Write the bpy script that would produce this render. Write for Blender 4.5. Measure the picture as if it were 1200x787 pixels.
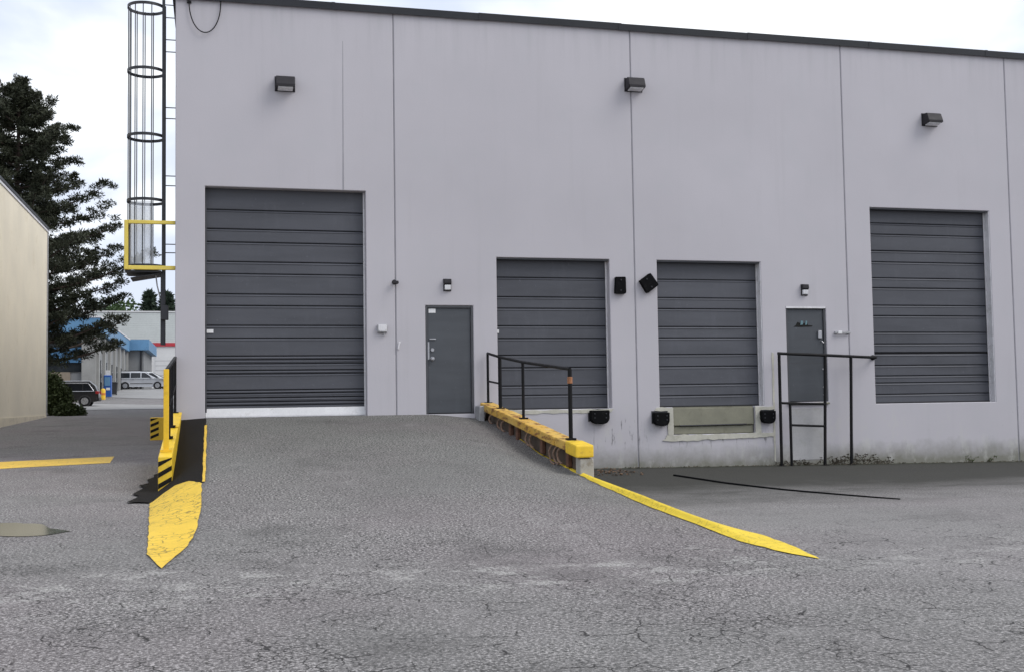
import bpy, bmesh, math, random
import numpy as np
from mathutils import Vector, Matrix
for o in list(bpy.data.objects): bpy.data.objects.remove(o)
S = bpy.context.scene
COL = S.collection
R = math.radians
rnd = random.Random(7)

# ------------------------------------------------------------------ camera
cd = bpy.data.cameras.new('camera'); cam = bpy.data.objects.new('camera', cd); COL.objects.link(cam)
cd.sensor_width = 36; cd.lens = 39.99; cd.clip_start = .05; cd.clip_end = 2000
YAW, PITCH, ROLL = R(14.732), R(3.214), R(-.862)
fw = Vector((math.sin(YAW)*math.cos(PITCH), math.cos(YAW)*math.cos(PITCH), math.sin(PITCH)))
rt = Vector((math.cos(YAW), -math.sin(YAW), 0)); up = rt.cross(fw)
rr = rt*math.cos(ROLL) + up*math.sin(ROLL); uu = up*math.cos(ROLL) - rt*math.sin(ROLL)
mw = Matrix((rr, uu, -fw)).transposed().to_4x4(); mw.translation = Vector((0, -22.822, 1.533))
cam.matrix_world = mw
S.camera = cam

# ------------------------------------------------------------------ sky, sun, exposure
SUN_EL, SUN_AZ = R(46), R(122)          # azimuth clockwise from +Y
w = bpy.data.worlds.new('World'); S.world = w; w.use_nodes = True
nt = w.node_tree; N = nt.nodes; N.clear()
def node(t, **k):
    n = N.new(t)
    for a, b in k.items(): setattr(n, a, b)
    return n
out = node('ShaderNodeOutputWorld'); bg = node('ShaderNodeBackground'); bg.inputs['Strength'].default_value = .1
sky = node('ShaderNodeTexSky', sky_type='NISHITA', sun_disc=False, sun_elevation=SUN_EL, sun_rotation=SUN_AZ, air_density=1.2, dust_density=2.0)
tc = node('ShaderNodeTexCoord'); sx = node('ShaderNodeSeparateXYZ'); nt.links.new(tc.outputs['Generated'], sx.inputs[0])
ab = node('ShaderNodeMath', operation='ABSOLUTE'); nt.links.new(sx.outputs['Z'], ab.inputs[0])
ad = node('ShaderNodeMath', operation='ADD'); ad.inputs[1].default_value = .32; nt.links.new(ab.outputs[0], ad.inputs[0])
cx = node('ShaderNodeCombineXYZ')
for i, c in enumerate('XY'):
    dv = node('ShaderNodeMath', operation='DIVIDE'); nt.links.new(sx.outputs[c], dv.inputs[0]); nt.links.new(ad.outputs[0], dv.inputs[1]); nt.links.new(dv.outputs[0], cx.inputs[i])
nz = node('ShaderNodeTexNoise'); nz.inputs['Scale'].default_value = 2.3; nz.inputs['Detail'].default_value = 5; nz.inputs['Roughness'].default_value = .52; nz.inputs['Distortion'].default_value = .3
nt.links.new(cx.outputs[0], nz.inputs['Vector'])
cr = node('ShaderNodeValToRGB'); cr.color_ramp.interpolation = 'EASE'
cr.color_ramp.elements[0].position = .38; cr.color_ramp.elements[0].color = (.64, .70, .84, 1)
cr.color_ramp.elements[1].position = .64; cr.color_ramp.elements[1].color = (1.0, 1.025, 1.05, 1)
nt.links.new(nz.outputs[0], cr.inputs[0])
sc = node('ShaderNodeVectorMath', operation='SCALE'); sc.inputs['Scale'].default_value = 10.4; nt.links.new(cr.outputs[0], sc.inputs[0])
mx = node('ShaderNodeMix', data_type='RGBA'); mx.inputs['Factor'].default_value = .9
nt.links.new(sky.outputs[0], mx.inputs['A']); nt.links.new(sc.outputs[0], mx.inputs['B'])
nt.links.new(mx.outputs['Result'], bg.inputs['Color']); nt.links.new(bg.outputs[0], out.inputs[0])
sl = bpy.data.lights.new('sun', 'SUN'); sun = bpy.data.objects.new('sun', sl); COL.objects.link(sun)
sl.energy = 1.5; sl.angle = R(35); sl.color = (1, .97, .93)
sd = Vector((math.sin(SUN_AZ)*math.cos(SUN_EL), math.cos(SUN_AZ)*math.cos(SUN_EL), math.sin(SUN_EL)))
sun.rotation_euler = sd.to_track_quat('Z', 'Y').to_euler(); sun.location = (0, -30, 40)
S.view_settings.view_transform = 'Standard'; S.view_settings.look = 'None'; S.view_settings.exposure = 0.32; S.view_settings.gamma = 1
S.view_settings.use_curve_mapping = False
S.cycles.max_bounces = 6; S.cycles.diffuse_bounces = 3; S.cycles.glossy_bounces = 2

# ------------------------------------------------------------------ helpers
class MB:
    def __init__(s): s.v = []; s.f = []
    def add(s, vs, fs):
        n = len(s.v); s.v += [tuple(p) for p in vs]; s.f += [tuple(i+n for i in q) for q in fs]; return s
    def box(s, x0, x1, y0, y1, z0, z1):
        return s.add([(x0,y0,z0),(x1,y0,z0),(x1,y1,z0),(x0,y1,z0),(x0,y0,z1),(x1,y0,z1),(x1,y1,z1),(x0,y1,z1)],
                     [(0,3,2,1),(4,5,6,7),(0,1,5,4),(1,2,6,5),(2,3,7,6),(3,0,4,7)])
    def hexa(s, p): return s.add(p, [(0,3,2,1),(4,5,6,7),(0,1,5,4),(1,2,6,5),(2,3,7,6),(3,0,4,7)])
    def prism(s, poly, axis, a, b):          # poly: 2D points in the other two axes (in xyz order)
        n = len(poly)
        def P(q, t): return (t, q[0], q[1]) if axis == 'x' else (q[0], t, q[1]) if axis == 'y' else (q[0], q[1], t)
        return s.add([P(q, a) for q in poly] + [P(q, b) for q in poly],
                     [tuple(range(n))[::-1], tuple(range(n, 2*n))] + [(i, (i+1) % n, n+(i+1) % n, n+i) for i in range(n)])
    def tube(s, pts, r, n=8, closed=False, r2=None):
        pts = [Vector(p) for p in pts]; m = len(pts); vs = []; ref = None
        for i, p in enumerate(pts):
            a = pts[i-1] if (i or closed) else p; b = pts[(i+1) % m] if (i < m-1 or closed) else p
            d = (b-a).normalized()
            if ref is None: ref = d.orthogonal().normalized()
            ref = (ref - d*ref.dot(d)).normalized(); q = d.cross(ref)
            rad = r if r2 is None else r + (r2-r)*i/(m-1)
            vs += [p + (ref*math.cos(2*math.pi*k/n) + q*math.sin(2*math.pi*k/n))*rad for k in range(n)]
        fs = []
        for i in range(m if closed else m-1):
            j = (i+1) % m
            fs += [(i*n+k, i*n+(k+1) % n, j*n+(k+1) % n, j*n+k) for k in range(n)]
        if not closed: fs += [tuple(range(n))[::-1], tuple(range((m-1)*n, m*n))]
        return s.add(vs, fs)
    def lathe(s, prof, c, axis='y', n=20):    # prof: (radius, offset along axis)
        vs = []
        for r, t in prof:
            for k in range(n):
                a = 2*math.pi*k/n; u, v = r*math.cos(a), r*math.sin(a)
                q = (u, t, v) if axis == 'y' else (u, v, t) if axis == 'z' else (t, u, v)
                vs.append((c[0]+q[0], c[1]+q[1], c[2]+q[2]))
        m = len(prof); fs = [(i*n+k, i*n+(k+1) % n, (i+1)*n+(k+1) % n, (i+1)*n+k) for i in range(m-1) for k in range(n)]
        fs += [tuple(range(n))[::-1], tuple(range((m-1)*n, m*n))]
        return s.add(vs, fs)
WL = {}
def mk(name, mb, mat, parent=None, bevel=0, smooth=False, origin=None, kind=None, seg=1, angle=35, fixn=True):
    me = bpy.data.meshes.new(name)
    v = np.array(mb.v, float)
    if origin is None:
        lo, hi = v.min(0), v.max(0); origin = ((lo[0]+hi[0])/2, (lo[1]+hi[1])/2, lo[2])
    origin = Vector(origin)
    me.from_pydata([tuple(p) for p in (v - np.array(origin))], [], mb.f)
    if bevel or fixn:
        b = bmesh.new(); b.from_mesh(me)
        if fixn: bmesh.ops.recalc_face_normals(b, faces=b.faces)
        if bevel:
            es = [e for e in b.edges if len(e.link_faces) == 2 and e.calc_face_angle(0) > R(20)]
            bmesh.ops.bevel(b, geom=es, offset=bevel, offset_type='OFFSET', segments=seg, affect='EDGES', clamp_overlap=True, profile=.6)
        b.to_mesh(me); b.free()
    if smooth:
        me.shade_smooth(); me.set_sharp_from_angle(angle=R(angle))
    o = bpy.data.objects.new(name, me); COL.objects.link(o)
    if mat: me.materials.append(mat)
    pw = WL[parent.name] if parent else Vector((0,0,0))
    if parent: o.parent = parent
    o.location = origin - pw; WL[o.name] = origin
    if kind: o['kind'] = kind
    return o
def tag(o, label, cat, group=None):
    o['label'] = label; o['category'] = cat
    if group: o['group'] = group
    return o
def thing(name, loc, label, cat, group=None):
    o = bpy.data.objects.new(name, None); COL.objects.link(o); o.location = loc; o.empty_display_size = .2
    WL[o.name] = Vector(loc); return tag(o, label, cat, group)

# ------------------------------------------------------------------ materials
class G:
    """tiny node-graph helper"""
    dim = '3D'
    def __init__(s, name):
        s.m = bpy.data.materials.new(name); s.m.use_nodes = True; s.t = s.m.node_tree; s.N = s.t.nodes
        s.b = s.N['Principled BSDF']; s.pos = s.N.new('ShaderNodeNewGeometry').outputs['Position']
    def n(s, t, **k):
        x = s.N.new(t)
        for a, b in k.items(): setattr(x, a, b)
        return x
    def l(s, a, b): s.t.links.new(a, b)
    def inp(s, sock, v):
        if isinstance(v, (int, float)): sock.default_value = v
        elif isinstance(v, tuple): sock.default_value = v if len(v) == len(sock.default_value) else (*v, 1)
        else: s.l(v, sock)
    def scale(s, v3, src=None):
        x = s.n('ShaderNodeVectorMath', operation='MULTIPLY'); s.l(src or s.pos, x.inputs[0]); x.inputs[1].default_value = v3; return x.outputs[0]
    def noise(s, sc, det=3, rough=.55, vec=None, dist=0):
        x = s.n('ShaderNodeTexNoise', noise_dimensions=s.dim); s.l(vec or s.pos, x.inputs['Vector']); x.inputs['Scale'].default_value = sc
        x.inputs['Detail'].default_value = det; x.inputs['Roughness'].default_value = rough; x.inputs['Distortion'].default_value = dist; return x.outputs[0]
    def vor(s, sc, feat='F1', vec=None, out='Distance', rand=1):
        x = s.n('ShaderNodeTexVoronoi', feature=feat, voronoi_dimensions=s.dim); s.l(vec or s.pos, x.inputs['Vector']); x.inputs['Scale'].default_value = sc; x.inputs['Randomness'].default_value = rand; return x.outputs[out]
    def ramp(s, f, a, b, lo=0.0, hi=1.0):
        x = s.n('ShaderNodeMapRange', clamp=True); s.l(f, x.inputs[0])
        for i, q in enumerate((a, b, lo, hi)): x.inputs[i+1].default_value = q
        return x.outputs[0]
    def mth(s, op, a, b=0.0):
        x = s.n('ShaderNodeMath', operation=op); s.inp(x.inputs[0], a); s.inp(x.inputs[1], b); return x.outputs[0]
    def mix(s, f, a, b, mode='MIX'):
        x = s.n('ShaderNodeMix', data_type='RGBA', blend_type=mode); s.inp(x.inputs['Factor'], f); s.inp(x.inputs['A'], a); s.inp(x.inputs['B'], b); return x.outputs['Result']
    def axis(s, k):
        x = s.n('ShaderNodeSeparateXYZ'); s.l(s.pos, x.inputs[0]); return x.outputs[k]
    def warp(s, amt, sc):
        x = s.n('ShaderNodeTexNoise', noise_dimensions=s.dim); s.l(s.pos, x.inputs['Vector']); x.inputs['Scale'].default_value = sc; x.inputs['Detail'].default_value = 3
        y = s.n('ShaderNodeVectorMath', operation='MULTIPLY_ADD'); s.l(x.outputs['Color'], y.inputs[0]); y.inputs[1].default_value = (amt,)*3; s.l(s.pos, y.inputs[2]); return y.outputs[0]
    def bump(s, h, st=.3, d=.01):
        x = s.n('ShaderNodeBump'); x.inputs['Strength'].default_value = st; x.inputs['Distance'].default_value = d; s.l(h, x.inputs['Height']); s.l(x.outputs[0], s.b.inputs['Normal'])
    def fin(s, col, rough=.7, metal=0.0, spec=.5):
        s.inp(s.b.inputs['Base Color'], col); s.inp(s.b.inputs['Roughness'], rough); s.b.inputs['Metallic'].default_value = metal; s.b.inputs['Specular IOR Level'].default_value = spec
        return s.m
def vary(c, k): return tuple(max(0, min(1, q*k)) for q in c)
def paint(name, c, rough=.55, var=.14, sc=2.5, fine=60, bump=.08, dirt=None, dirt_amt=.5, metal=0.0, dsc=5, spec=.5):
    g = G(name); n = g.noise(sc, 4); col = g.mix(g.ramp(n, .3, .7), vary(c, 1-var), vary(c, 1+var))
    f = g.noise(fine, 2)
    col = g.mix(g.ramp(f, .35, .7, 0, .18), col, vary(c, .6))
    if dirt: col = g.mix(g.ramp(g.noise(dsc, 6, .65), .56, .68, 0, dirt_amt), col, dirt)
    if bump: g.bump(f, bump, .004)
    return g.fin(col, g.ramp(n, .3, .7, rough-.08, rough+.1), metal, spec)

def asphalt(name, base, lot=False, speck=1.0, cracks=1.0):
    g = G(name); g.dim = '2D'; x = g.axis('X'); y = g.axis('Y')
    big = g.noise(.35, 3, .6); mid = g.noise(2.2, 3, .6)
    sv = g.n('ShaderNodeSeparateColor'); g.l(g.vor(62, out='Color'), sv.inputs[0])
    fine = g.noise(36, 3, .85); coarse = g.noise(13, 2, .7)
    val = g.mth('ADD', g.mth('MULTIPLY', sv.outputs[0], .42), g.mth('ADD', g.mth('MULTIPLY', fine, .85), g.mth('MULTIPLY', coarse, .35)))
    col = g.mix(g.ramp(val, .50, 1.12), vary(base, 1-.82*speck), vary(base, 1+.85*speck))
    glint = g.ramp(fine, .565, .645)
    col = g.mix(g.mth('MULTIPLY', glint, .85*speck), col, vary(base, 3.6))
    pit = g.ramp(fine, .36, .46, 1, 0)
    col = g.mix(g.mth('MULTIPLY', pit, .78*speck), col, vary(base, .12))
    col = g.mix(g.ramp(big, .36, .66, 0, .65), col, g.mix(.5, col, vary(base, .72)))
    col = g.mix(g.ramp(mid, .45, .75, 0, .25), col, vary(base, 1.35))
    wv2 = g.warp(.16, 6); e1 = g.vor(2.6, 'DISTANCE_TO_EDGE', wv2); e2 = g.vor(8.5, 'DISTANCE_TO_EDGE', wv2)
    reg = g.noise(.75, 3, .6)
    m1 = g.mth('MULTIPLY', g.ramp(e1, .008, .030, 1, 0), g.ramp(g.noise(1.7, 2), .50, .58))
    m2 = g.mth('MULTIPLY', g.ramp(e2, .018, .07, 1, 0), g.ramp(reg, .44, .62))
    cm = g.mth('MULTIPLY', g.mth('MAXIMUM', m1, g.mth('MULTIPLY', m2, .95)), cracks)
    cm = g.mth('MULTIPLY', cm, g.ramp(y, -8, -12.5, .16, 1))
    olive = g.mth('MULTIPLY', g.mth('MULTIPLY', g.ramp(y, -12, -3), g.ramp(x, -.8, -.2)), g.ramp(x, 5.2, 5.5, 1, 0))
    col = g.mix(olive, col, (.70, .725, .69), 'MULTIPLY')
    # scuffed pale patches where vehicles scrape at the foot of the ramp
    hue = g.noise(.22, 2); col = g.mix(g.ramp(hue, .35, .5, .22, 0), col, vary((base[0]*.96, base[1]*1.06, base[2]*1.0), 1.0)); col = g.mix(g.ramp(hue, .5, .65, 0, .22), col, (base[0]*1.12, base[1]*.98, base[2]*1.05))
    wob = g.mth('ADD', y, g.mth('MULTIPLY', g.noise(.5, 3), 2.4))
    band = g.mth('MULTIPLY', g.ramp(wob, -13.0, -12.3), g.ramp(wob, -11.4, -10.8, 1, 0))
    sp = g.ramp(g.noise(1.6, 6, .78, g.scale((1.1, 1.3, 1))), .53, .60)
    col = g.mix(g.mth('MULTIPLY', g.mth('MULTIPLY', band, sp), g.ramp(fine, .36, .60, .1, .85)), col, (.42, .41, .39))
    sp2 = g.ramp(g.noise(.9, 5, .7), .61, .67)
    col = g.mix(g.mth('MULTIPLY', sp2, g.ramp(fine, .35, .6, .0, .3)), col, (.33, .32, .31))
    st = g.ramp(g.noise(.5, 4, .65), .56, .70)
    col = g.mix(g.mth('MULTIPLY', st, .35), col, vary(base, .35))
    if lot:
        # the dock yard right of the ramp: older, paler surface, dark and mossy along the wall
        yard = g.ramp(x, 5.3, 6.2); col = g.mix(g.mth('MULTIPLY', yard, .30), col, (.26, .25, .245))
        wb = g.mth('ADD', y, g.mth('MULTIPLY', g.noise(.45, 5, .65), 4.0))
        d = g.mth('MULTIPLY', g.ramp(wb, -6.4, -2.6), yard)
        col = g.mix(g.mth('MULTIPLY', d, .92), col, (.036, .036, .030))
        blot = g.mth('MULTIPLY', g.ramp(g.noise(.8, 4, .65, g.scale((.6, 1.3, 1))), .55, .66), g.mth('MULTIPLY', g.ramp(y, -9.5, -6), yard))
        col = g.mix(g.mth('MULTIPLY', blot, .55), col, (.05, .048, .044))
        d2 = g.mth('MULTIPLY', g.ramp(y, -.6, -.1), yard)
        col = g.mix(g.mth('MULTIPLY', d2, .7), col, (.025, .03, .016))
    col = g.mix(g.mth('MULTIPLY', cm, .9), col, (.015, .014, .014))
    g.bump(fine, .5, .010)
    return g.fin(col, .85, 0, .22)

A_GROUND = asphalt('asphalt_lot', (.176, .166, .163), lot=True)
A_RAMP = asphalt('asphalt_ramp', (.176, .166, .163), cracks=.9)
def patch_mat():
    g = G('fresh_asphalt'); f = g.noise(70, 3, .7); col = g.mix(g.ramp(f, .35, .7), (.005, .005, .005), (.028, .025, .024))
    g.bump(f, .7, .01); return g.fin(col, .85, 0, .1)
A_PATCH = patch_mat()
def road_paint(name, c, wear=.5, sc=9):
    g = G(name); n = g.noise(2, 4); col = g.mix(g.ramp(n, .3, .7), vary(c, .88), vary(c, 1.06))
    e = g.vor(sc*.75, 'DISTANCE_TO_EDGE', g.warp(.16, 6)); ln = g.mth('MULTIPLY', g.ramp(e, .008, .05, 1, 0), g.ramp(g.noise(1.3, 3), .40, .5))
    chips = g.ramp(g.noise(26, 4, .7), .64, .70)
    col = g.mix(g.mth('MULTIPLY', g.mth('MAXIMUM', ln, g.mth('MULTIPLY', chips, .8)), wear), col, (.05, .042, .02))
    col = g.mix(g.ramp(g.noise(50, 2), .5, .75, 0, .35), col, vary(c, .6))
    g.bump(g.noise(48, 3, .75), .45, .006); return g.fin(col, .6, 0, .4)
YELLOW = (.80, .53, .045)
Y_ROAD = road_paint('road_paint_yellow', YELLOW, .8)
Y_STRIPE = road_paint('stripe_paint_yellow', (.82, .60, .04), .35)
Y_PARK = road_paint('parking_paint_yellow', (.78, .50, .05), .5)
Y_METAL = paint('yellow_enamel', (.80, .50, .02), .4, .08, 3, 40, .05, (.25, .12, .02), .35)
Y_PALE = paint('yellow_enamel_faded', (.72, .56, .10), .45, .1, 3, 40, .05)
Y_BLOCK = paint('yellow_concrete_paint', (.80, .53, .03), .5, .1, 4, 30, .25, (.22, .12, .04), .4, dsc=7)
def worn_beam():
    g = G('worn_yellow_timber'); n = g.noise(4, 5, .65, g.scale((1.5, .7, 3)))
    col = g.mix(g.ramp(g.noise(1.6, 3), .3, .7), (.60, .33, .04), (.64, .45, .14))
    col = g.mix(g.ramp(n, .50, .62), col, (.24, .11, .04)); col = g.mix(g.ramp(g.noise(9, 4, .7), .58, .68, 0, .8), col, (.07, .038, .022))
    col = g.mix(g.ramp(g.noise(5, 4, .7), .62, .68, 0, .7), col, (.52, .45, .33))
    g.bump(n, .5, .01); return g.fin(col, .75, 0, .3)
TIMBER = worn_beam()
B_PAINT = paint('black_enamel', (.006, .006, .007), .55, .2, 6, 60, .05, (.03, .02, .015), .4, spec=.2)
B_STRIPE = paint('black_stripe_paint', (.008, .008, .007), .6, .2, 6, 60, .05, spec=.2)
RUBBER = paint('black_rubber', (.006, .006, .007), .9, .3, 8, 50, .4, (.02, .02, .019), .4, dsc=9, spec=.1)
def wall_mat():
    g = G('grey_wall_paint'); c = (.478, .460, .490)
    big = g.noise(.28, 4, .55); col = g.mix(g.ramp(big, .3, .7), vary(c, .94), vary(c, 1.05))
    col = g.mix(g.ramp(g.noise(1.3, 5, .6), .5, .72, 0, .22), col, (.435, .442, .464))
    strk = g.noise(1.0, 4, .6, g.scale((3.5, 1, .22)))
    col = g.mix(g.ramp(strk, .56, .78, 0, .18), col, (.34, .335, .345))
    z = g.axis('Z')
    # grime and algae creeping up from the ground line, scuffs below dock height
    zz = g.mth('ADD', z, g.mth('MULTIPLY', g.noise(2.6, 5, .65), -.5))
    col = g.mix(g.ramp(zz, -.2, .26, .85, 0), col, (.15, .15, .11))
    sc = g.mth('MULTIPLY', g.ramp(z, .9, 1.5, 1, 0), g.ramp(g.noise(3.2, 5, .65, g.scale((1, 1, .55))), .53, .68))
    col = g.mix(g.mth('MULTIPLY', sc, .5), col, (.50, .495, .47))
    ch = g.mth('MULTIPLY', g.ramp(z, .8, 1.7, 1, 0), g.ramp(g.noise(8, 5, .7), .655, .69))
    col = g.mix(g.mth('MULTIPLY', ch, .55), col, (.20, .195, .18))
    mk_ = g.mth('MULTIPLY', g.mth('MULTIPLY', g.ramp(z, .35, .6), g.ramp(z, 1.0, 1.15, 1, 0)), g.mth('MULTIPLY', g.mth('MULTIPLY', g.ramp(g.axis('X'), 7.6, 8.0), g.ramp(g.axis('X'), 11.8, 12.2, 1, 0)), g.ramp(g.noise(1, 4, .65, g.scale((15, 1, 2.2))), .58, .64)))
    col = g.mix(g.mth('MULTIPLY', mk_, .7), col, (.10, .10, .10))
    rain = g.mth('MULTIPLY', g.ramp(z, 8.3, 9.6), g.ramp(g.noise(1, 4, .6, g.scale((5, 1, .35))), .46, .68))
    col = g.mix(g.mth('MULTIPLY', rain, .24), col, (.27, .275, .285))
    f = g.noise(26, 4, .6); g.bump(f, .16, .008)
    return g.fin(col, .78, 0, .3)
WALL = wall_mat()
JOINT = paint('grey_sealant', (.30, .295, .32), .8, .15, 3, 30, .1)
COPING = paint('dark_flashing', (.030, .032, .037), .55, .2, 1.5, 40, .03, spec=.2)
def slat_mat(name, c):
    g = G(name); n = g.noise(1.2, 4, .6, g.scale((.5, 1, 2.5))); col = g.mix(g.ramp(n, .3, .7), vary(c, .86), vary(c, 1.15))
    col = g.mix(g.ramp(g.noise(2.2, 5, .65, g.scale((2.2, 1, .6))), .55, .75, 0, .25), col, vary(c, 1.55))
    col = g.mix(g.ramp(g.noise(14, 4, .7), .66, .70, 0, .35), col, vary(c, 2.2))
    g.bump(g.noise(.9, 2, .5, g.scale((1.2, 1, 4))), .12, .03)
    return g.fin(col, g.ramp(n, .3, .7, .45, .6), 0, .3)
SLAT = slat_mat('door_slate_grey', (.078, .081, .094))
SLAT2 = slat_mat('door_slate_grey_scuffed', (.088, .091, .105))
DARK = paint('dark_gap', (.02, .02, .022), .8, .1, 3, 30, 0)
PDOOR = slat_mat('steel_door_grey', (.072, .078, .088))
DFRAME = paint('door_frame_grey', (.06, .062, .07), .5, .1, 4, 40, .03)
WHITE = paint('white_vinyl', (.74, .74, .75), .5, .06, 4, 40, .03, (.4, .39, .36), .4)
WTRIM = paint('white_trim', (.68, .67, .69), .6, .1, 4, 40, .05, (.35, .34, .33), .5)
STEEL = paint('steel', (.42, .42, .44), .35, .12, 8, 40, .03, metal=.9)
GREYBOX = paint('grey_box', (.34, .34, .35), .5, .15, 9, 60, .05, (.2, .19, .18), .5)
HOUSING = paint('bronze_housing', (.030, .028, .032), .55, .15, 8, 60, .03, spec=.2)
LENS = paint('white_lens', (.72, .72, .74), .25, .05, 8, 60, 0)
OLIVE = paint('olive_steel', (.20, .195, .145), .6, .16, 2.0, 30, .1, (.10, .095, .06), .5, dsc=3)
PATCHC = paint('patched_concrete', (.50, .485, .42), .85, .14, 3, 25, .5, (.26, .25, .19), .5)
CONC = paint('concrete', (.40, .385, .35), .85, .2, 3, 25, .5, (.18, .15, .11), .7)
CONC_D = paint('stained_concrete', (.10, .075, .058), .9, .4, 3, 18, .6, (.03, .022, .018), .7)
RUST = paint('rust', (.14, .07, .045), .9, .4, 9, 40, .4, (.10, .05, .03), .6)
ROPE = paint('pale_rust', (.25, .165, .12), .9, .35, 14, 40, .4, (.16, .08, .05), .8, dsc=14)
ORANGE = paint('worn_orange_tape', (.33, .14, .06), .6, .3, 12, 60, .1)
CREAM = paint('cream_stucco', (.78, .71, .56), .85, .07, .6, 22, .25, (.58, .51, .37), .35, dsc=1.2)
GALV = paint('dark_galvanised', (.02, .021, .026), .5, .2, 6, 60, .03)

# ------------------------------------------------------------------ terrain
def lerp_tab(t, tab):
    if t <= tab[0][0]: return tab[0][1]
    for (a, va), (b, vb) in zip(tab, tab[1:]):
        if t <= b: return va + (vb - va) * (t - a) / (b - a)
    return tab[-1][1]
def sstep(a, b, t):
    t = max(0.0, min(1.0, (t - a) / (b - a))); return t * t * (3 - 2 * t)
ALLEY = [(-17, 0), (-12, .06), (-9, .14), (-5, .22), (0, .42), (8, .6), (19, .87), (30, 1.1), (52, 1.55), (70, 2.1), (85, 2.75), (96, 3.2), (120, 3.6), (180, 4.0), (900, 4.0)]
CENTRE = [(-13.6, -.05), (-11.8, .03), (-9.3, .25), (-7.3, .47), (-4.6, .77), (-2.0, 1.06), (-.8, 1.19), (0, 1.27), (2, 1.27)]
DROOP = [(-13, .0), (-11, .03), (-8.9, .11), (-6.8, .19), (-5, .24), (-4, .25), (-2.7, .17), (-1, .12), (0, .1)]
BERM = [(-13, 0), (-12.4, .01), (-11, .05), (-9, .075), (-7, .045), (-5, .03), (-2.4, .02), (-2.2, 0)]
SIDE = [(-13.2, .08), (-12.2, .3), (-11.2, .5), (-9.8, .5), (-8, .3), (-6.4, .1), (0, .08)]
def ground_z(x, y):
    left = lerp_tab(y, ALLEY) * (1 - sstep(-.6, 4.0, x))
    right = (.06 - .0135 * (min(x, 22) - 8.7)) * sstep(-8, -1, y) * sstep(4, 7, x)
    return left + right
def ramp_z(x, y):
    zc = lerp_tab(y, CENTRE)
    if x > 4.1: zc -= lerp_tab(y, DROOP) * sstep(4.1, 5.4, x)
    zc += lerp_tab(y, BERM) * sstep(5.33, 5.41, x)
    if x > 5.41:
        t = min(1.0, (x - 5.41) / lerp_tab(y, SIDE)); zc = zc + (ground_z(x, y) - .015 - zc) * t
        if t >= 1: zc = ground_z(x, y) - .03
    if x < -.14:
        g = ground_z(x, y) - .01
        if x < -.72 and y > -4.85: return g - .05
        k = lerp_tab(-y, [(0, .05), (4.8, 1), (20, 1)])
        t = min(1, (-.14 - x) / .71)
        zc = zc - k * t * (zc - g)
        if x < -.86: zc -= .03
    return zc
def grid_mb(xs, ys, fn):
    m = MB(); nx = len(xs)
    m.v = [(x, y, fn(x, y)) for y in ys for x in xs]
    m.f = [(j*nx+i, j*nx+i+1, (j+1)*nx+i+1, (j+1)*nx+i) for j in range(len(ys)-1) for i in range(nx-1)]
    return m
GX = [-900, -400, -150, -60, -30, -20, -12, -8] + [round(-6+.5*i, 2) for i in range(11)] + [-.6+.5*i for i in range(11)] + [5.5, 6.5, 7.5, 9, 12, 16, 20, 26, 40, 80, 200, 600, 900]
GY = [-500, -200, -80, -40, -28, -22, -19] + [-17+.5*i for i in range(46)] + [6.5, 8, 11, 15, 19, 24, 30, 38, 45, 52, 58, 64, 70, 75, 80, 85, 90, 96, 102, 110, 120, 140, 180, 300, 500, 900]
mk('ground', grid_mb(GX, GY, ground_z), A_GROUND, smooth=True, kind='structure', origin=(0,0,0), fixn=False)
RX = [-1.25, -1.0, -.86, -.85, -.75, -.715, -.6, -.5, -.38, -.26, -.14, .1, .5, 1, 1.5, 2, 2.5, 3, 3.5, 4.1, 4.3, 4.5, 4.7, 4.9, 5.1, 5.25, 5.33, 5.36, 5.38, 5.41, 5.44, 5.48, 5.56, 5.64, 5.72, 5.8, 5.9, 6.0]
RY = [-13.6, -13.2, -12.6, -12.2, -11.8, -11.4, -11, -10.5, -10, -9.6, -9.3, -8.9, -8.4, -7.8, -7.3, -6.8, -6.4, -6, -5.5, -5, -4.86, -4.84, -4.6, -4, -3.4, -2.7, -2, -1.4, -.8, -.4, 0]
mk('ramp', grid_mb(RX, RY, ramp_z), A_RAMP, smooth=True, kind='structure', origin=(2.4, -6, 0), fixn=False)
def sheet(name, poly, fn, off, mat, xs, ys, kind='structure'):
    b = bmesh.new(); f = b.faces.new([b.verts.new((x, y, 0)) for x, y in poly])
    x0, x1 = min(p[0] for p in poly), max(p[0] for p in poly); y0, y1 = min(p[1] for p in poly), max(p[1] for p in poly)
    for x in xs:
        if x0 < x < x1: bmesh.ops.bisect_plane(b, geom=b.verts[:]+b.edges[:]+b.faces[:], plane_co=(x, 0, 0), plane_no=(1, 0, 0))
    for y in ys:
        if y0 < y < y1: bmesh.ops.bisect_plane(b, geom=b.verts[:]+b.edges[:]+b.faces[:], plane_co=(0, y, 0), plane_no=(0, 1, 0))
    bmesh.ops.triangulate(b, faces=b.faces)
    bmesh.ops.recalc_face_normals(b, faces=b.faces)
    if sum(f.normal.z for f in b.faces) < 0: bmesh.ops.reverse_faces(b, faces=b.faces)
    for v in b.verts: v.co.z = fn(v.co.x, v.co.y) + off
    me = bpy.data.meshes.new(name); b.to_mesh(me); b.free(); me.shade_smooth(); me.materials.append(mat)
    o = bpy.data.objects.new(name, me); COL.objects.link(o); WL[o.name] = Vector((0,0,0)); o['kind'] = kind; return o
def rough_poly(poly, amt, step, seed):
    r = random.Random(seed); o = []
    for i, a in enumerate(poly):
        b = poly[(i+1) % len(poly)]; L = math.dist(a, b); n = max(1, int(L/step))
        for k in range(n):
            t = k/n; j = amt if k else amt*.3
            o.append((a[0]+(b[0]-a[0])*t + r.uniform(-j, j), a[1]+(b[1]-a[1])*t + r.uniform(-j, j)*2))
    return o
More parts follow.
